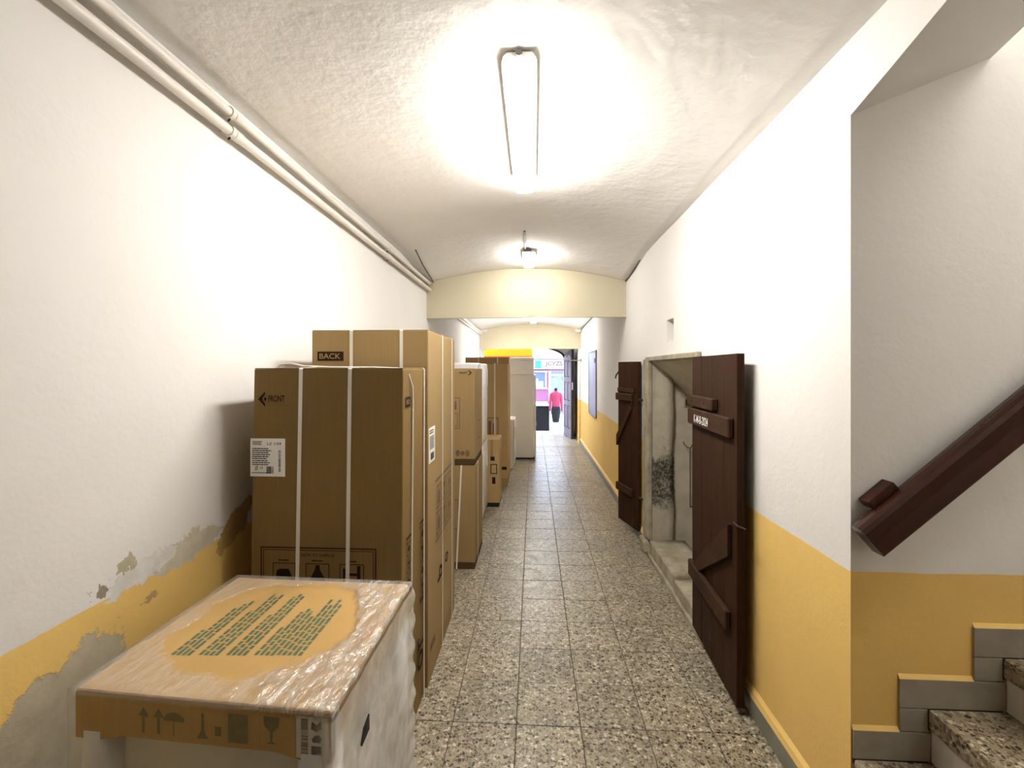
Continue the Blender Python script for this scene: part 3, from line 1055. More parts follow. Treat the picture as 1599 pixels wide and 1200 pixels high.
# second bay
for k, (z, lab) in enumerate(((2.56, 'upper thin pipe on the left wall beyond the first beam'), (2.515, 'lower thin pipe on the left wall beyond the first beam'))):
    tag(obj('wall_pipe', tb([(-1.215, YB1 + 0.06, z), (-1.20, 8.0, z - 0.03), (-1.17, 10.0, z - 0.05), (-1.165, YB2 - 0.10, z - 0.06)], 0.014, 8), 'pipe'), lab, 'pipe')
tag(obj('cable', tb([(XR - 0.010, 7.2, 2.62), (XR - 0.012, 8.8, 2.585), (XR - 0.012, 10.1, 2.55), (XR - 0.02, YB2 - 0.10, 2.48)], 0.007, 6), 'cable'),
    'dark wire along the top of the right wall beyond the first beam', 'cable')
t = thing('tie_rod', 'thin steel tie rod spanning the corridor before the gate', 'rod', (0, 10.4, 1.874))
obj('bar', tb([(-1.2, 10.4, 1.874), (1.04, 10.4, 1.874)], 0.009, 8), 'steel', t)
obj('anchor_plate', bx(1.04, 1.0595, 10.36, 10.44, 1.845, 1.905), 'steel', t)

# panel cupboard on the right wall
t = thing('meter_cupboard', 'blue-grey metal cupboard door on the right wall', 'cupboard', (1.05, 8.36, 0.86))
obj('door', bx(1.043, 1.052, 7.90, 8.83, 0.87, 1.975, bev=0.003), 'metal_panel', t)
b = NB()
for q in ((7.87, 7.895, 0.85, 1.995), (8.835, 8.86, 0.85, 1.995), (7.895, 8.835, 0.85, 0.866), (7.895, 8.835, 1.979, 1.995)):
    box(b, 1.036, 1.0595, q[0], q[1], q[2], q[3])
obj('frame', b, 'metal_panel', t)
obj('latch', bx(1.032, 1.043, 7.95, 7.98, 1.78, 1.86, bev=0.003), 'black', t)
for z in (1.1, 1.75):
    obj('hinge', tb([(1.04, 8.832, z), (1.04, 8.832, z + 0.07)], 0.007, 8), 'steel', t)


# ------------------------------------------------------------------ cartons
def quad_box(b, q, z0, z1, bev=0.004, q2=None):
    q2 = q2 or q
    return hexa(b, [(x, y, z0) for x, y in q] + [(x, y, z1) for x, y in q2], bev)


def rectq(x0, x1, y0, y1):
    return [(x0, y0), (x1, y0), (x1, y1), (x0, y1)]


def band(b, loop, w_axis, w, th=0.0015):
    """closed strap: loop of points in the plane across w_axis; a thin band of width w."""
    wv = Vector(w_axis).normalized() * (w / 2)
    c = sum((Vector(p) for p in loop), Vector()) / len(loop)
    ins = [Vector(p) for p in loop]
    outs = []
    for p in ins:
        dd = p - c
        dd -= wv * (dd.dot(wv) / wv.length_squared)
        outs.append(p + Vector((math.copysign(th, dd.x) if abs(dd.x) > 1e-4 else 0, math.copysign(th, dd.y) if abs(dd.y) > 1e-4 else 0, math.copysign(th, dd.z))))
    n = len(loop)
    A = [[b.verts.new(p - wv), b.verts.new(p + wv)] for p in ins]
    B = [[b.verts.new(p - wv), b.verts.new(p + wv)] for p in outs]
    for i in range(n):
        j = (i + 1) % n
        b.faces.new([B[i][0], B[j][0], B[j][1], B[i][1]])
        b.faces.new([A[i][1], A[j][1], A[j][0], A[i][0]])
        b.faces.new([A[i][0], A[j][0], B[j][0], B[i][0]])
        b.faces.new([B[i][1], B[j][1], A[j][1], A[i][1]])
    return b


def strap_yz(t, x, y0, y1, z1, w=0.016, z0=0.004, sl=0.0):
    e = 0.0012
    c = 0.006
    lp = [(x + sl, y0 - e, z0), (x, y0 - e, z1 - c), (x, y0 + c, z1 + e), (x, y1 - c, z1 + e), (x, y1 + e, z1 - c), (x + sl, y1 + e, z0)]
    obj('strap', band(NB(), lp, (1, 0, 0), w), 'strap', t)


def strap_xz(t, y, x0, x1, z1, w=0.016, z0=0.004):
    e = 0.0012
    c = 0.006
    lp = [(x0 - e, y, z0), (x0 - e, y, z1 - c), (x0 + c, y, z1 + e), (x1 - c, y, z1 + e), (x1 + e, y, z1 - c), (x1 + e, y, z0)]
    obj('strap', band(NB(), lp, (0, 1, 0), w), 'strap', t)


def carton(name, label, x0, x1, y0, y1, z0, z1, mat='card', base=0.0, base_mat='card_dark', flap=0.003, q2=None):
    t = thing(name, label, 'box', ((x0 + x1) / 2, (y0 + y1) / 2, z0))
    zb = z0 + base
    obj('body', quad_box(NB(), rectq(x0, x1, y0, y1), zb, z1 - flap, 0.004, q2), mat, t)
    if base:
        obj('base_tray', quad_box(NB(), rectq(x0 + 0.004, x1 - 0.002, y0 + 0.002, y1 - 0.004), z0, zb - 0.0005, 0.003), base_mat, t)
    if flap:
        ym = (y0 + y1) / 2
        (ax, ay), (bx_, by), (cx, cy), (dx, dy) = q2 or rectq(x0, x1, y0, y1)
        for s in (0, 1):
            a, c = ((y0 + 0.001, ym - 0.002), (ym + 0.002, y1 - 0.001))[s]
            obj('flap', bx(ax + 0.002, bx_ - 0.002, a, c, z1 - flap + 0.0005, z1, bev=0.0008), mat, t)
    return t


# --- first tall carton, leaning slightly
X0, X1, YA, YBk, H2 = -1.236, -0.562, 1.95, 2.362, 1.668
b2 = carton('carton', 'tall brown carton with FRONT arrow and a white shipping label on its face', X0, X1, YA, YBk, 0, H2, 'card_shaded', 0.0,
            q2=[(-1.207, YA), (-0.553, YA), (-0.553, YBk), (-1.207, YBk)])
strap_yz(b2, -0.998, YA, YBk, H2, 0.0165, sl=-0.03)
strap_yz(b2, -0.783, YA, YBk, H2, 0.0165, sl=-0.02)
# side straps; the nearer one is slack and bows away at the top corner
e = 0.0015
pts = [(-0.562, 2.10, 0.01), (-0.5535, 2.095, 1.0), (-0.548, 2.09, 1.5), (-0.545, 2.07, 1.585), (-0.556, 2.045, 1.64), (-0.60, 2.03, 1.666), (-0.70, 2.03, 1.6705), (-0.90, 2.05, 1.671),
       (-1.05, 2.08, 1.676), (-1.12, 2.09, 1.690), (-1.17, 2.10, 1.686), (-1.205, 2.105, 1.66), (-1.214, 2.11, 1.4), (-1.240, 2.11, 0.01)]
obj('strap', tb(pts, 0.0048, 6), 'strap', b2)
strap_xz(b2, 2.315, -1.236, -0.551, H2, 0.014)
FP = Plane((0, YA - 0.001, 0), (1, 0, 0), (0, 0, 1))
b = NB()
poly2(b, FP, [(-1.188, 1.534), (-1.157, 1.567), (-1.157, 1.553), (-1.168, 1.540), (-1.168, 1.528), (-1.157, 1.515), (-1.157, 1.501)])
poly2(b, FP, [(-1.163, 1.534), (-1.156, 1.545), (-1.150, 1.534), (-1.156, 1.523)])
obj('printed_arrow', b, 'ink', b2)
text('lettering', 'FRONT', FP, -1.142, 1.522, 0.028, 'ink', b2, width=0.072)
lab = obj('shipping_label', bx(-1.222, -1.068, YA - 0.0022, YA - 0.0008, 1.200, 1.364), 'paper', b2)
LP = Plane((0, YA - 0.0022, 0), (1, 0, 0), (0, 0, 1))
text('lettering', 'LZ 1/59', LP, -1.147, 1.336, 0.011, 'ink', lab, 0.0005, width=0.062)
b = NB()
words_lines(b, LP, -1.212, -1.165, 1.352, 0.003, 0.006, 3, lift=0.0005)
words_lines(b, LP, -1.214, -1.125, 1.322, 0.0042, 0.0085, 6, lift=0.0005, ragged=0.3)
words_lines(b, LP, -1.214, -1.125, 1.270, 0.0042, 0.0085, 3, lift=0.0005, ragged=0.4)
words_lines(b, LP, -1.216, -1.12, 1.217, 0.003, 0.006, 1, lift=0.0005)
obj('small_print', b, 'ink', lab)['kind'] = 'stuff'
b = NB()
v = 1.222
while v < 1.315:
    w = random.choice((0.0012, 0.002, 0.003))
    rect2(b, LP, -1.097, v, -1.087, v + w, 0.0005)
    v += w + random.choice((0.001, 0.0018, 0.0025))
obj('barcode', b, 'ink', lab)
b = NB()
u_ = -1.150
while u_ < -1.118:
    w = random.choice((0.0008, 0.0014, 0.002))
    rect2(b, LP, u_, 1.213, u_ + w, 1.244, 0.0005)
    u_ += w + random.choice((0.0008, 0.0014))
obj('barcode', b, 'ink', lab)
text('lettering', 'CE', LP, -1.180, 1.233, 0.009, 'ink', lab, 0.0005)
b = NB()
frame2(b, LP, -1.200, 1.229, -1.189, 1.244, 0.002, 0.0005)
poly2(b, LP, [(-1.201, 1.226), (-1.199, 1.226), (-1.188, 1.246), (-1.190, 1.246)], 0.0006)
obj('bin_symbol', b, 'ink', lab)
# unpacking instructions
pan = obj('instruction_frame', frame2(frame2(NB(), FP, -1.177, 0.58, -0.668, 0.898, 0.006), FP, -1.165, 0.592, -0.680, 0.886, 0.003), 'ink_red', b2)
text('lettering', 'HOW TO UNPACK', FP, -0.995, 0.858, 0.013, 'ink_red', pan, width=0.145)
b = NB()
for k, (ua, ub) in enumerate(((-1.123, -1.022), (-0.977, -0.873), (-0.828, -0.722))):
    frame2(b, FP, ua, 0.70, ub, 0.829, 0.003)
    um = (ua + ub) / 2
    words_lines(b, FP, um - 0.025, um + 0.025, 0.843, 0.005, 0.01, 1, ragged=0.1)
    if k == 0:
        poly2(b, FP, [(ua + 0.012, 0.755), (ub - 0.008, 0.755), (ub - 0.03, 0.803), (ua + 0.03, 0.803), (ua + 0.018, 0.795)], 0.0009)
    elif k == 1:
        poly2(b, FP, [(um - 0.04, 0.75), (um + 0.04, 0.75), (um + 0.012, 0.80), (um + 0.008, 0.822), (um - 0.008, 0.822), (um - 0.012, 0.80)], 0.0009)
    else:
        rect2(b, FP, ua + 0.015, 0.72, ua + 0.026, 0.81, 0.0009)
        rect2(b, FP, ub - 0.03, 0.72, ub - 0.015, 0.822, 0.0009)
        rect2(b, FP, ua + 0.026, 0.78, ub - 0.03, 0.79, 0.0009)
obj('pictograms', b, 'ink', pan)
SP = Plane((-0.5525, 0, 0), (0, 1, 0), (0, 0, 1))
bp = obj('back_patch', rect2(NB(), SP, 1.985, 1.497, 2.062, 1.542, 0.0012), 'ink', b2)
text('lettering', 'BACK', SP, 1.993, 1.508, 0.022, 'card_light', bp, 0.0018, width=0.06)


def picto_column(b, pl, u, w, v0, v1, lift=0.0012):
    """tall bracketed column of handling symbols."""
    poly2(b, pl, [(u, v1), (u + w, v1), (u + w, v1 - 0.010), (u + 0.008, v1 - 0.010), (u + 0.008, v1 - 0.03), (u, v1 - 0.03)], lift)
    poly2(b, pl, [(u, v0), (u + w, v0), (u + w, v0 + 0.010), (u + 0.008, v0 + 0.010), (u + 0.008, v0 + 0.03), (u, v0 + 0.03)], lift)
    n = 4
    hgt = (v1 - v0 - 0.03) / n
    for k in range(n):
        a = v0 + 0.015 + k * hgt
        c = a + hgt - 0.012
        frame2(b, pl, u + 0.014, a, u + w - 0.008, c, 0.004, lift)
        m = (u + 0.014 + u + w - 0.008) / 2
        if k % 2:
            poly2(b, pl, [(m - 0.012, a + 0.02), (m + 0.012, a + 0.02), (m + 0.012, a + hgt * 0.4), (m + 0.02, a + hgt * 0.4), (m, c - 0.012), (m - 0.02, a + hgt * 0.4), (m - 0.012, a + hgt * 0.4)], lift)
        else:
            poly2(b, pl, [(m - 0.02, c - 0.012), (m + 0.02, c - 0.012), (m + 0.004, a + hgt * 0.4), (m + 0.012, a + 0.012), (m - 0.012, a + 0.012), (m - 0.004, a + hgt * 0.4)], lift)
    return b


b = picto_column(NB(), SP, 1.995, 0.08, 0.60, 0.925)
obj('handling_symbols', b, 'ink', b2)
b = picto_column(NB(), SP, 2.235, 0.10, 0.52, 0.915)
obj('handling_symbols', b, 'ink', b2)
# big turned letters low on the side
UP = Plane((-0.5525, 0, 0), (0, 0, 1), (0, -1, 0))
UP.N = Vector((1, 0, 0))
text('lettering', 'or', UP, 0.20, -2.30, 0.11, 'ink', b2, 0.0012, width=0.17)

# --- taller carton behind
b3 = carton('carton', 'tallest brown carton, BACK printed dark at its upper corner, behind the FRONT carton', -1.170, -0.548, 2.40, 3.21, 0, 1.870, 'card_light', 0.10, 'card')
strap_yz(b3, -0.957, 2.40, 3.21, 1.87, 0.017)
strap_yz(b3, -0.69, 2.40, 3.21, 1.87, 0.017)
strap_xz(b3, 2.775, -1.17, -0.548, 1.87, 0.016)
strap_xz(b3, 3.10, -1.17, -0.548, 1.87, 0.016)
FP3 = Plane((0, 2.399, 0), (1, 0, 0), (0, 0, 1))
bp = obj('back_patch', rect2(NB(), FP3, -1.139, 1.708, -0.998, 1.757, 0.0006), 'ink', b3)
text('lettering', 'BACK', FP3, -1.128, 1.718, 0.029, 'card_light', bp, 0.0012, width=0.113)
SP3 = Plane((-0.547, 0, 0), (0, 1, 0), (0, 0, 1))
lab = obj('shipping_label', bx(-0.5485, -0.5462, 2.40 + 0.01, 2.56, 1.165, 1.352), 'paper', b3)
LS = Plane((-0.5462, 0, 0), (0, 1, 0), (0, 0, 1))
b = NB()
words_lines(b, LS, 2.425, 2.545, 1.338, 0.006, 0.012, 2, lift=0.0005)
words_lines(b, LS, 2.425, 2.545, 1.305, 0.004, 0.008, 9, lift=0.0005)
obj('small_print', b, 'ink', lab)
b = NB()
u_ = 2.45
while u_ < 2.53:
    w = random.choice((0.002, 0.003, 0.005))
    rect2(b, LS, u_, 1.178, u_ + w, 1.215, 0.0005)
    u_ += w + 0.003
obj('barcode', b, 'ink', lab)
M['ink_faint'] = simple('faded_brown_ink', (0.16, 0.09, 0.045), 0.75, 0.2)
b = NB()
rect2(b, SP3, 2.57, 1.030, 3.09, 1.042, 0.0012)
rect2(b, SP3, 2.57, 0.690, 3.09, 0.700, 0.0012)
for r, (va, vb) in enumerate(((0.87, 1.00), (0.72, 0.85))):
    for c in range(3):
        ua = 2.60 + c * 0.165
        frame2(b, SP3, ua, va, ua + 0.13, vb, 0.008, 0.0012)
        um = ua + 0.065
        if c == 0:
            poly2(b, SP3, [(um - 0.03, va + 0.02), (um + 0.03, va + 0.02), (um + 0.03, va + 0.08), (um, va + 0.11), (um - 0.03, va + 0.08)], 0.0013)
        elif c == 1:
            poly2(b, SP3, [(um - 0.035, vb - 0.02), (um + 0.035, vb - 0.02), (um + 0.006, va + 0.06), (um + 0.02, va + 0.02), (um - 0.02, va + 0.02), (um - 0.006, va + 0.06)], 0.0013)
        else:
            poly2(b, SP3, [(um - 0.012, va + 0.02), (um + 0.012, va + 0.02), (um + 0.012, va + 0.06), (um + 0.035, va + 0.06), (um, va + 0.11), (um - 0.035, va + 0.06), (um - 0.012, va + 0.06)], 0.0013)
obj('handling_symbols', b, 'ink_faint', b3)
UP3 = Plane((-0.547, 0, 0), (0, 0, 1), (0, -1, 0))
UP3.N = Vector((1, 0, 0))
text('lettering', 'b', UP3, 0.44, -2.76, 0.13, 'ink', b3, 0.0012, width=0.075)
text('lettering', 'o', UP3, 0.455, -2.95, 0.09, 'ink', b3, 0.0012, width=0.06)
obj('hand_hole', rect2(NB(), SP3, 2.44, 0.16, 2.56, 0.20, 0.0012), 'ink_faint', b3)

# --- two stacked cartons
lo = carton('carton', 'lower brown carton of the two stacked behind the tallest carton', -1.085, -0.486, 3.85, 4.42, 0, 0.862, 'card', 0.055)
strap_yz(lo, -0.60, 3.85, 4.42, 0.862, 0.013, sl=-0.04)
strap_xz(lo, 4.05, -1.085, -0.486, 0.862, 0.013)
up = carton('carton', 'upper brown carton of the stacked pair, printed with a small arrow', -1.075, -0.487, 3.855, 4.40, 0.8645, 1.672, 'card', 0.05)
FP4 = Plane((0, 3.854, 0), (1, 0, 0), (0, 0, 1))
b = NB()
poly2(b, FP4, [(-0.512, 1.636), (-0.540, 1.660), (-0.540, 1.650), (-0.524, 1.636), (-0.540, 1.622), (-0.540, 1.612)])
obj('printed_arrow', b, 'ink', up)
text('lettering', 'FRONT', FP4, -0.615, 1.629, 0.014, 'ink', up, width=0.065)
b = NB()
frame2(b, FP4, -0.70, 1.17, -0.612, 1.43, 0.007)
frame2(b, FP4, -0.68, 1.19, -0.63, 1.30, 0.006)
rect2(b, FP4, -0.67, 1.33, -0.64, 1.40)
obj('handling_symbols', b, 'ink_faint', up)
b = NB()
for c in range(3):
    cx_ = -0.63 + c * 0.04
    poly2(b, FP4, [(cx_ + 0.018 * math.cos(a * PI / 4), 0.965 + (0.028 if c % 2 == 0 else 0.02) * math.sin(a * PI / 4)) for a in range(8)], 0.0010)
obj('recycling_symbols', b, 'ink_faint', up)
FP5 = Plane((0, 3.849, 0), (1, 0, 0), (0, 0, 1))
obj('handling_symbols', frame2(NB(), FP5, -0.70, 0.33, -0.622, 0.58, 0.006), 'ink_faint', lo)
SP4 = Plane((-0.4865, 0, 0), (0, 1, 0), (0, 0, 1))
b = NB()
frame2(b, SP4, 4.05, 1.05, 4.22, 1.22, 0.012, 0.0012)
obj('handling_symbols', b, 'ink_faint', up)

# --- white wrapped fridge behind the stack
fg = thing('fridge', 'white film-wrapped fridge with rounded top behind the stacked cartons', 'fridge', (-0.85, 5.25, 0))
obj('body', bx(-1.14, -0.60, 5.0, 5.56, 0.02, 1.738, bev=0.03, seg=4), 'enamel', fg, True)
for za, zb in ((0.04, 0.83), (0.845, 1.73)):
    dd = obj('door', bx(-0.60, -0.55, 5.005, 5.555, za, zb, bev=0.018, seg=3), 'enamel', fg, True)
    obj('handle', bx(-0.550, -0.538, 5.44, 5.47, zb - 0.26 if za > 0.5 else zb - 0.30, zb - 0.06, bev=0.004), 'enamel_grey', dd)
for z in (0.80, 1.30):
    obj('tape', bx(-0.5505, -0.548, 5.02, 5.54, z, z + 0.04), 'paper', fg)
b = NB()
for k, z in enumerate((1.36, 1.40, 1.62)):
    box(b, -0.57, -0.545, 5.003, 5.0045, z, z + 0.012)
obj('packing_tape', bx(-0.64, -0.56, 4.9975, 4.9995, 1.33, 1.42), 'paper', fg)
b.free()
for x, y in ((-1.10, 5.05), (-0.64, 5.05), (-1.10, 5.5), (-0.64, 5.5)):
    obj('foot', tb([(x, y, 0), (x, y, 0.025)], 0.02, 10), 'black', fg)

# --- low brown carton
c6 = carton('carton', 'low brown carton on a black base standing after the white wrapped fridge', -0.98, -0.412, 5.62, 6.05, 0, 0.815, 'card_lightened', 0.05, 'black')
obj('tape', bx(-0.52, -0.49, 5.6185, 5.6195, 0.60, 0.813), 'card_light', c6)
SP6 = Plane((0, 5.619, 0), (1, 0, 0), (0, 0, 1))
b = NB()
frame2(b, SP6, -0.52, 0.40, -0.44, 0.52, 0.01)
rect2(b, SP6, -0.50, 0.28, -0.46, 0.36)
rect2(b, SP6, -0.52, 0.56, -0.47, 0.61)
obj('handling_symbols', b, 'ink', c6)['kind'] = 'stuff'

# --- two tall cartons further on
c7 = carton('carton', 'tall strapped brown carton behind the low black-based carton', -0.96, -0.366, 6.60, 7.17, 0, 1.752, 'card_lightened', 0.12, 'card_light')
strap_yz(c7, -0.55, 6.60, 7.17, 1.752, 0.018)
FP7 = Plane((0, 6.599, 0), (1, 0, 0), (0, 0, 1))
b = NB()
frame2(b, FP7, -0.66, 0.72, -0.50, 0.98, 0.012)
rect2(b, FP7, -0.64, 0.74, -0.60, 0.94)
rect2(b, FP7, -0.58, 0.74, -0.54, 0.90)
obj('handling_symbols', b, 'ink_faint', c7)
obj('hand_hole', rect2(NB(), FP7, -0.47, 0.24, -0.38, 0.285), 'ink', c7)
c8 = carton('carton', 'brown carton rising just above another tall carton, before the white fridge', -1.065, -0.383, 7.25, 7.70, 0, 1.856, 'card_lightened', 0.0)
strap_yz(c8, -0.56, 7.25, 7.70, 1.856, 0.018)
strap_yz(c8, -0.86, 7.25, 7.70, 1.856, 0.018)

# --- white low appliance and tall fridge with a foam carton on it
lw_ = thing('cooler', 'low white appliance squeezed between tall cartons and the white fridge', 'appliance', (-0.6, 8.1, 0))
obj('body', bx(-0.90, -0.345, 7.79, 8.34, 0.0, 0.83, bev=0.008), 'enamel', lw_)
obj('door', bx(-0.343, -0.318, 7.80, 8.33, 0.06, 0.825, bev=0.006), 'enamel', lw_)
obj('handle', bx(-0.317, -0.305, 7.83, 7.85, 0.5, 0.7, bev=0.003), 'enamel_grey', lw_)
f9 = thing('fridge', 'plain white fridge side under a pale foam box, nearest the gate', 'fridge', (-0.19, 8.95, 0))
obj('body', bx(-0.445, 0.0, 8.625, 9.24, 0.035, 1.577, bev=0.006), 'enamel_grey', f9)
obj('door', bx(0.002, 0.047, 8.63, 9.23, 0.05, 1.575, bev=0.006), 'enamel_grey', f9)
obj('handle', bx(0.047, 0.06, 8.645, 8.665, 0.62, 0.70, bev=0.003), 'steel', f9)
obj('plinth', bx(-0.43, 0.02, 8.65, 9.2, 0.0, 0.034), 'black', f9)
fb = thing('foam_box', 'pale foam box lying on top of the plain white fridge', 'box', (-0.2, 8.9, 1.577))
obj('body', bx(-0.43, 0.010, 8.615, 9.2, 1.578, 1.84, bev=0.006), 'foam', fb)
obj('lid', bx(-0.432, 0.012, 8.61, 9.205, 1.8415, 1.896, bev=0.006), 'foam', fb)

# ------------------------------------------------------------------ wrapped washing machine in front
Q = [(-1.118, 1.078), (-0.462, 1.036), (-0.452, 1.672), (-1.108, 1.690)]
ctr = Vector((sum(p[0] for p in Q) / 4, sum(p[1] for p in Q) / 4))


def inset(q, d):
    return [tuple(Vector(p) + (ctr - Vector(p)).normalized() * d) for p in q]


wm = thing('washing_machine', 'film-wrapped white appliance under a cardboard lid with green print', 'washing machine', (ctr.x, ctr.y, 0))
lid = NB()
NSEG = 10
# lid: top slab and skirts whose lower edge is cut higher in the middle
hexa(lid, [(x, y, 0.872) for x, y in Q] + [(x, y, 0.880) for x, y in Q], 0.003)
Qi = inset(Q, 0.008)
for i in range(4):
    a, c = Vector(Q[i]), Vector(Q[(i + 1) % 4])
    ai, ci = Vector(Qi[i]), Vector(Qi[(i + 1) % 4])
    prev = None
    for k in range(NSEG + 1):
        tt = k / NSEG
        zl = 0.762 + (0.014 if 0.17 < tt < 0.83 else 0.0)
        p, pi_ = a.lerp(c, tt), ai.lerp(ci, tt)
        cur = [lid.verts.new((p.x, p.y, zl)), lid.verts.new((p.x, p.y, 0.8735)), lid.verts.new((pi_.x, pi_.y, 0.8735)), lid.verts.new((pi_.x, pi_.y, zl))]
        if prev:
            for m_ in range(4):
                lid.faces.new([prev[m_], cur[m_], cur[(m_ + 1) % 4], prev[(m_ + 1) % 4]])
        else:
            lid.faces.new(cur)
        prev = cur
    lid.faces.new(prev[::-1])
lid = obj('cardboard_lid', lid, 'card_lid', wm)
body_q = inset(Q, 0.055)
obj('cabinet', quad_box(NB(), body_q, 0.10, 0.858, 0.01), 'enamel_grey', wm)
for i in range(4):
    p = Vector(Q[i])
    dirc = (ctr - p).normalized()
    c0 = p + dirc * 0.062
    b = NB()
    bmesh.ops.create_cone(b, cap_ends=True, segments=16, radius1=0.052, radius2=0.050, depth=0.72, matrix=Matrix.Translation((c0.x, c0.y, 0.42)))
    obj('foam_corner', b, 'foam', wm, True)
obj('foam_base', quad_box(NB(), inset(Q, 0.02), 0.0, 0.10, 0.012), 'foam', wm)
obj('foam_top', quad_box(NB(), inset(Q, 0.014), 0.80, 0.8715, 0.004), 'foam', wm)
TP = Plane((0, 0, 0.8802), (0, 1, 0), (-1, 0, 0))          # lines of print run away from the viewer
b = NB()
xs0 = -0.632
for blk in range(5):
    xa = xs0 - blk * 0.076
    n_l = (5, 4, 4, 4, 4)[blk]
    for i in range(n_l):
        ustart = 1.235 - (0.004 * blk)
        uend = (1.56, 1.50, 1.58, 1.60, 1.52)[blk] - random.uniform(0, 0.06) - (0.12 if i == n_l - 1 else 0)
        uu = ustart
        vv = -(xa - i * 0.0150)
        while uu < uend:
            w = random.uniform(0.012, 0.045)
            rect2(b, TP, uu, vv, min(uu + w, uend), vv + 0.0102, 0.0006)
            uu += w + 0.0055
obj('printed_text', b, 'ink_green', lid)
# front face of the lid: symbols and two-part label
a, c = Vector((Q[0][0], Q[0][1], 0)), Vector((Q[1][0], Q[1][1], 0))
FPW = Plane(a, c - a, (0, 0, 1))
Lf = (c - a).length
b = NB()
for uc in (0.185, 0.225):
    poly2(b, FPW, [(uc - 0.004, 0.79), (uc + 0.004, 0.79), (uc + 0.004, 0.83), (uc + 0.014, 0.83), (uc, 0.852), (uc - 0.014, 0.83), (uc - 0.004, 0.83)])
poly2(b, FPW, [(0.265 + 0.028 * math.cos(PI * k / 8), 0.824 + 0.022 * math.sin(PI * k / 8)) for k in range(9)])
rect2(b, FPW, 0.2635, 0.79, 0.2665, 0.824)
poly2(b, FPW, [(0.325, 0.79), (0.355, 0.79), (0.343, 0.81), (0.343, 0.85), (0.337, 0.85), (0.337, 0.81)])
rect2(b, FPW, 0.372, 0.80, 0.388, 0.822)
rect2(b, FPW, 0.405, 0.788, 0.455, 0.856)
poly2(b, FPW, [(0.494, 0.857), (0.534, 0.857), (0.532, 0.835), (0.518, 0.822), (0.516, 0.80), (0.528, 0.794), (0.500, 0.794), (0.512, 0.80), (0.510, 0.822), (0.496, 0.835)])
obj('handling_symbols', b, 'ink_olive', lid)
M['ink_grey'] = simple('grey_barcode_ink', (0.16, 0.13, 0.11), 0.7, 0.2)
u0, u1 = Lf - 0.082, Lf - 0.004
lb = obj('label', rect2(NB(), FPW, u0, 0.770, u1, 0.866, 0.0010), 'paper', lid)
b = NB()
for k in range(26):
    v = 0.776 + k * 0.0033
    rect2(b, FPW, u0 + 0.012, v, u0 + 0.029, v + random.choice((0.0014, 0.0024)), 0.0014)
obj('barcode', b, 'ink_grey', lb)
b = NB()
rect2(b, FPW, u0 + 0.037, 0.778, u0 + 0.062, 0.800, 0.0014)
poly2(b, FPW, [(u0 + 0.040, 0.808), (u0 + 0.058, 0.808), (u0 + 0.062, 0.818), (u0 + 0.056, 0.826), (u0 + 0.046, 0.824), (u0 + 0.038, 0.816)], 0.0014)
poly2(b, FPW, [(u0 + 0.036, 0.838), (u0 + 0.050, 0.832), (u0 + 0.062, 0.840), (u0 + 0.060, 0.858), (u0 + 0.050, 0.848), (u0 + 0.038, 0.856)], 0.0014)
obj('label_blocks', b, 'ink_grey', lb)
a, c = Vector((Q[1][0], Q[1][1], 0)), Vector((Q[2][0], Q[2][1], 0))
RPW = Plane(a, c - a, (0, 0, 1))
lb2 = obj('label', rect2(NB(), RPW, 0.003, 0.782, 0.045, 0.866, 0.0010), 'paper', lid)
obj('barcode', words_lines(NB(), RPW, 0.010, 0.038, 0.858, 0.004, 0.008, 9, lift=0.0014), 'ink_grey', lb2)

# film thrown over everything
b = NB()
bmesh.ops.create_cube(b, size=1)
bot = [f for f in b.faces if f.normal.z < -0.5]
bmesh.ops.delete(b, geom=bot, context='FACES_ONLY')
bmesh.ops.subdivide_edges(b, edges=b.edges[:], cuts=47, use_grid_fill=True)
b.normal_update()
Qo = inset(Q, -0.010)
for v in b.verts:
    u_, w_, zc = v.co.x + 0.5, v.co.y + 0.5, v.co.z + 0.5
    pa_ = Vector(Qo[0]).lerp(Vector(Qo[1]), u_)
    pb_ = Vector(Qo[3]).lerp(Vector(Qo[2]), u_)
    p = pa_.lerp(pb_, w_)
    z = 0.012 + (0.8855 - 0.012) * zc
    q = Vector((p.x, p.y, z))
    amp = 0.006 + 0.012 * (1 - zc)
    nn = mnoise.noise(Vector((q.x * 9, q.y * 9, q.z * 7))) * 0.8 + mnoise.noise(Vector((q.x * 16, q.y * 11, q.z * 7))) * 0.2
    nv = Vector((v.normal.x, v.normal.y, v.normal.z))
    rim = min(u_, 1 - u_, w_, 1 - w_)
    if nv.z > 0.9:
        k = max(0.0, 1 - rim / 0.16)
        q.z += 0.001 + 0.007 * k * abs(nn) * 2 * min(1, rim / 0.02)
    else:
        scal = 0.012 * max(0.0, (w_ - 0.86) / 0.14) * (0.5 + 0.5 * math.sin(z * 70))
        q += Vector((nv.x, nv.y, 0)) * (amp * (0.4 + abs(nn)) + (scal if nv.x > 0.4 else 0.002))
    v.co = q
obj('film', b, 'film', wm, True)
obj('tear', tb([(-0.4385, 1.165, 0.700), (-0.4365, 1.195, 0.722), (-0.4370, 1.215, 0.745)], [0.003, 0.009, 0.002], 6), 'black', wm)

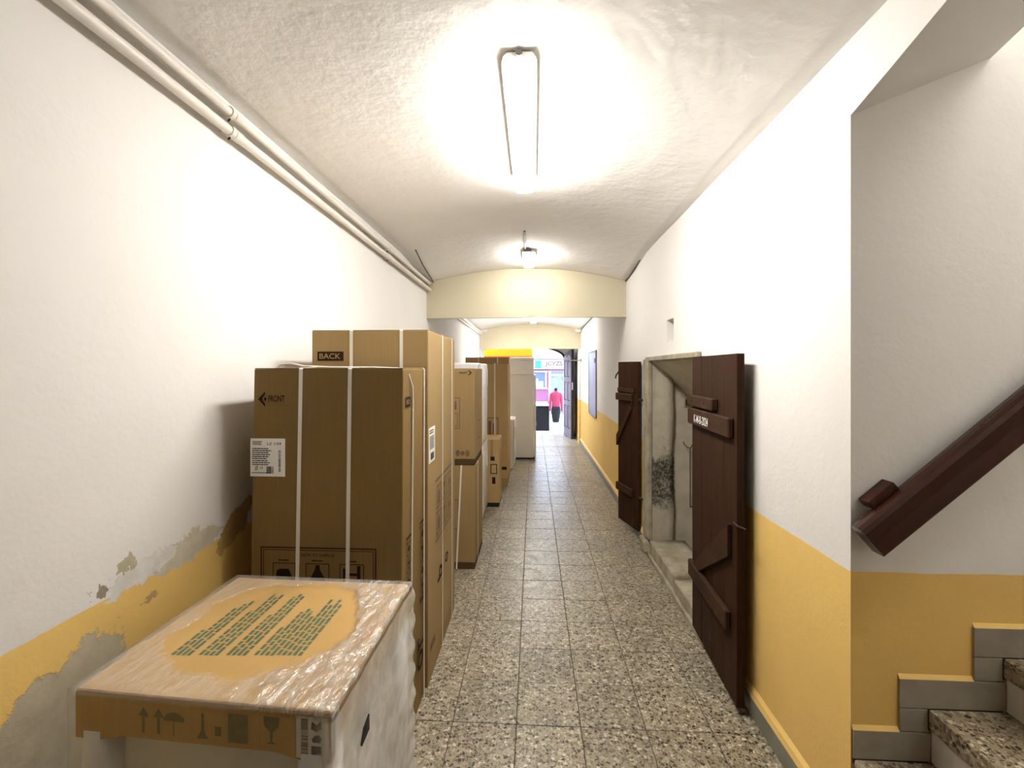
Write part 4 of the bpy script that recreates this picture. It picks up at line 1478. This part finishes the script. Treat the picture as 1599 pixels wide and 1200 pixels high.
# ------------------------------------------------------------------ gate leaf and what is near it
gt = thing('gate_leaf', 'tall arched panelled wooden gate leaf folded back against the right wall', 'gate', (0.92, 11.7, 0.01))
gh, gu, gn, gl = leaf_frame((0.845, 12.075), (0.965, 11.235))
GP = lambda a, c, z: gh + gu * a + gn * c + Vector((0, 0, z))
prof = [GP(0, 0, 0.01), GP(gl, 0, 0.01)]
for k in range(9):
    a = gl * (1 - k / 8)
    prof.append(GP(a, 0, 2.0 + 0.15 * math.sin(PI / 2 * a / gl)))
b = prism(NB(), prof, gn * 0.055)
obj('board', b, 'gate_dark', gt)  # kept dark so the gaps round the panels read as shaded recesses
GW = [(0.0, 0.09), (gl / 2 - 0.045, gl / 2 + 0.045), (gl - 0.09, gl)]
for a, c in GW:
    obj('stile', leaf_box(NB(), (gh, gu, gn, gl), a, c, 0.056, 0.072, 0.01, 1.98, 0.002), 'gate', gt)
for za, zb in ((0.01, 0.22), (0.78, 0.90), (1.36, 1.48), (1.88, 2.02)):
    for a, c in ((0.092, gl / 2 - 0.047), (gl / 2 + 0.047, gl - 0.092)):
        obj('rail', leaf_box(NB(), (gh, gu, gn, gl), a, c, 0.056, 0.071, za, zb, 0.002), 'gate', gt)
for za, zb in ((0.24, 0.76), (0.92, 1.34), (1.50, 1.86)):
    for a, c in ((0.13, gl / 2 - 0.085), (gl / 2 + 0.085, gl - 0.13)):
        obj('panel', leaf_box(NB(), (gh, gu, gn, gl), a, c, 0.056, 0.066, za, zb, 0.004), 'gate', gt)
obj('handle', leaf_box(NB(), (gh, gu, gn, gl), gl - 0.005, gl + 0.012, 0.02, 0.05, 1.18, 1.36, 0.002), 'paper', gt)
t = thing('notice_board', 'narrow bluish notice on the wall beside the gate leaf', 'notice', (1.05, 11.0, 1.0))
obj('sheet', bx(1.05, 1.0545, 10.9, 11.2, 0.95, 1.70), 'metal_panel', t)
obj('frame', bx(1.0548, 1.0595, 10.88, 11.22, 0.93, 1.72), 'steel', t)

# ------------------------------------------------------------------ the street
M['street'] = simple('pale_street_paving', (0.62, 0.62, 0.62), 0.8, 0.06, 2)
M['facade_pale'] = simple('pale_facade', (0.80, 0.84, 0.86), 0.8, 0.03, 1)
M['facade_pink'] = simple('pink_shopfront', (0.21, 0.07, 0.14), 0.7, 0.06, 2)
M['sign_white'] = simple('white_sign', (0.62, 0.62, 0.62), 0.5, 0.02)
M['sign_green'] = simple('turquoise_sign', (0.03, 0.25, 0.17), 0.5, 0.03)
M['sign_pink'] = simple('pale_sign_letters', (0.10, 0.055, 0.06), 0.5, 0.03)
M['pink_cloth'] = simple('pink_knit', (0.40, 0.045, 0.095), 0.85, 0.08, 12)
M['black_cloth'] = simple('black_cloth', (0.012, 0.012, 0.014), 0.9, 0.2)
M['canopy'] = simple('yellow_awning_cloth', (0.52, 0.33, 0.003), 0.8, 0.05, 2)
M['canopy_red'] = simple('red_awning_trim', (0.45, 0.06, 0.03), 0.8, 0.05)
gg = G('shop_glass')
gg.set((0.10, 0.13, 0.24), 0.08, spec=0.8)
M['shop_glass'] = gg.m

SG = -0.22
struct('street', bx(-12, 14, YE + 0.43, 32, SG - 0.2, SG), 'street')
struct('trim_door_step', bx(-1.7, 0.82, YE + 0.02, YE + 0.60, SG, 0.0), 'street')

shop = thing('shop_building', 'pink shopfront under a white sign across the street', 'building', (0.5, 20, SG))
obj('upper_facade', bx(-6, 7, 20.0, 22.0, 2.14, 3.7), 'facade_pale', shop)
obj('cornice', bx(-6, 7, 19.9, 20.0, 2.15, 2.22), 'facade_pale', shop)
obj('shopfront', bx(-6, 0.66, 20.0, 20.3, SG, 2.139), 'facade_pink', shop)
obj('shopfront', bx(1.55, 7, 20.0, 20.3, SG, 2.139), 'facade_pink', shop)
obj('shopfront', bx(0.66, 1.55, 20.0, 20.3, 1.62, 2.139), 'facade_pink', shop)
obj('lower_wall', bx(-6, 0.60, 19.96, 19.999, SG, 0.30), 'facade_pale', shop)
sg = obj('sign_board', bx(-2.0, 2.2, 19.90, 19.98, 1.70, 2.10, bev=0.004), 'sign_white', shop)
SGP = Plane((0, 19.899, 0), (1, 0, 0), (0, 0, 1))
obj('sign_square', rect2(NB(), SGP, 0.06, 1.72, 0.34, 2.09, 0.002), 'sign_green', sg)
text('lettering', 'JCYZS', SGP, 0.50, 1.78, 0.24, 'sign_pink', sg, 0.003, width=0.74, bold=0.05)
# window with notices
wf = NB()
for q in ((-0.30, 0.60, 0.84, 0.90), (-0.30, 0.60, 1.56, 1.62), (-0.30, -0.24, 0.90, 1.56), (0.50, 0.56, 0.90, 1.56)):
    box(wf, q[0], q[1], 19.93, 19.999, q[2], q[3])
wf = obj('window_frame', wf, 'sign_white', shop)
obj('pane', bx(-0.24, 0.50, 19.965, 19.995, 0.90, 1.56), 'shop_glass', wf)
for ua, va, ub, vb in ((0.06, 0.94, 0.20, 1.28), (0.24, 0.92, 0.41, 1.17)):
    obj('paper_notice', bx(ua, ub, 19.955, 19.964, va, vb), 'sign_white', wf)
# glazed door
dr = obj('door_frame', bx(0.68, 0.73, 19.95, 20.05, SG, 1.62), 'sign_white', shop)
obj('door_frame', bx(1.28, 1.33, 19.95, 20.05, SG, 1.62), 'sign_white', shop)
obj('door_frame', bx(0.73, 1.28, 19.95, 20.05, 1.42, 1.46), 'sign_white', shop)
M['display'] = simple('pale_blue_display', (0.17, 0.21, 0.29), 0.5, 0.25, 5)
obj('shop_door', bx(0.735, 1.275, 20.0, 20.03, SG, 1.415), 'display', shop)
obj('transom_pane', bx(0.735, 1.275, 20.0, 20.03, 1.465, 1.619), 'shop_glass', shop)
obj('pane', bx(1.335, 1.55, 20.0, 20.03, SG, 1.619), 'display', shop)

# market stall
st = thing('market_stall', 'yellow market canopy with red edge outside the gate', 'canopy', (-1.0, 14.3, SG))
obj('roof', hexa(NB(), [(-2.6, 13.30, 2.03), (-0.03, 13.30, 2.03), (-0.03, 15.6, 2.75), (-2.6, 15.6, 2.75),
                        (-2.6, 13.30, 2.05), (-0.03, 13.30, 2.05), (-0.03, 15.6, 2.77), (-2.6, 15.6, 2.77)]), 'canopy', st)
obj('valance', bx(-2.6, -0.03, 13.28, 13.30, 2.05, 2.42), 'canopy', st)
obj('trim', bx(-2.6, -0.03, 13.275, 13.30, 2.005, 2.049), 'canopy_red', st)
for x, y, z in ((-1.32, 13.33, 2.0), (-0.08, 13.36, 2.0), (-0.08, 15.5, 2.7), (-2.5, 15.5, 2.7)):
    obj('post', tb([(x, y, SG), (x, y, z + 0.03)], 0.022, 8), 'steel', st)
tt = thing('stall_table', 'black-draped table outside the gate', 'table', (-0.3, 14.3, SG))
obj('drape', bx(-1.2, 0.478, 14.0, 14.6, SG, 0.575, bev=0.01), 'black_cloth', tt)
obj('top', bx(-1.22, 0.49, 13.98, 14.62, 0.576, 0.60), 'sign_white', tt)
for k, (x, w, hgt) in enumerate(((0.10, 0.14, 0.06), (0.27, 0.16, 0.05))):
    tag(obj('goods_box', bx(x, x + w, 14.1, 14.4, 0.601, 0.601 + hgt, bev=0.004), 'sign_white'),
        ('small white goods box on the black-draped table, nearer the fridge', 'small white goods box on the black-draped table, nearer the mannequin')[k], 'box', 'goods on the stall table')

# mannequin
mq = thing('mannequin', 'headless mannequin in a pink long-sleeved jacket and black skirt', 'mannequin', (0.655, 13.7, SG))
mx, my = 0.655, 13.7
prof = [(0.105, 0.58), (0.112, 0.64), (0.105, 0.70), (0.118, 0.78), (0.128, 0.86), (0.132, 0.92), (0.118, 0.985), (0.075, 1.02), (0.045, 1.035), (0.042, 1.06)]
jk = obj('jacket', lathe(NB(), (mx, my, 0), prof, 24, 1.05, 0.75), 'pink_cloth', mq, True)
for s in (-1, 1):
    obj('sleeve', tb([(mx + s * 0.115, my, 0.985), (mx + s * 0.150, my, 0.90), (mx + s * 0.165, my - 0.01, 0.72), (mx + s * 0.175, my - 0.02, 0.56), (mx + s * 0.172, my - 0.03, 0.45)], [0.040, 0.045, 0.038, 0.032, 0.028], 12), 'pink_cloth', mq, True)
prof = [(0.085, 0.125), (0.105, 0.25), (0.122, 0.40), (0.120, 0.50), (0.104, 0.585)]
obj('skirt', lathe(NB(), (mx, my, 0), prof, 24, 1.08, 0.8), 'black_cloth', mq, True)
obj('neck_cap', lathe(NB(), (mx, my, 0), [(0.043, 1.058), (0.044, 1.10), (0.030, 1.125), (0.01, 1.135)], 16), 'black_cloth', mq, True)
obj('pole', tb([(mx, my, SG + 0.02), (mx, my, 0.2)], 0.012, 8), 'steel', mq)
obj('foot_plate', lathe(NB(), (mx, my, SG), [(0.13, 0.001), (0.13, 0.012), (0.02, 0.022)], 20), 'steel', mq)
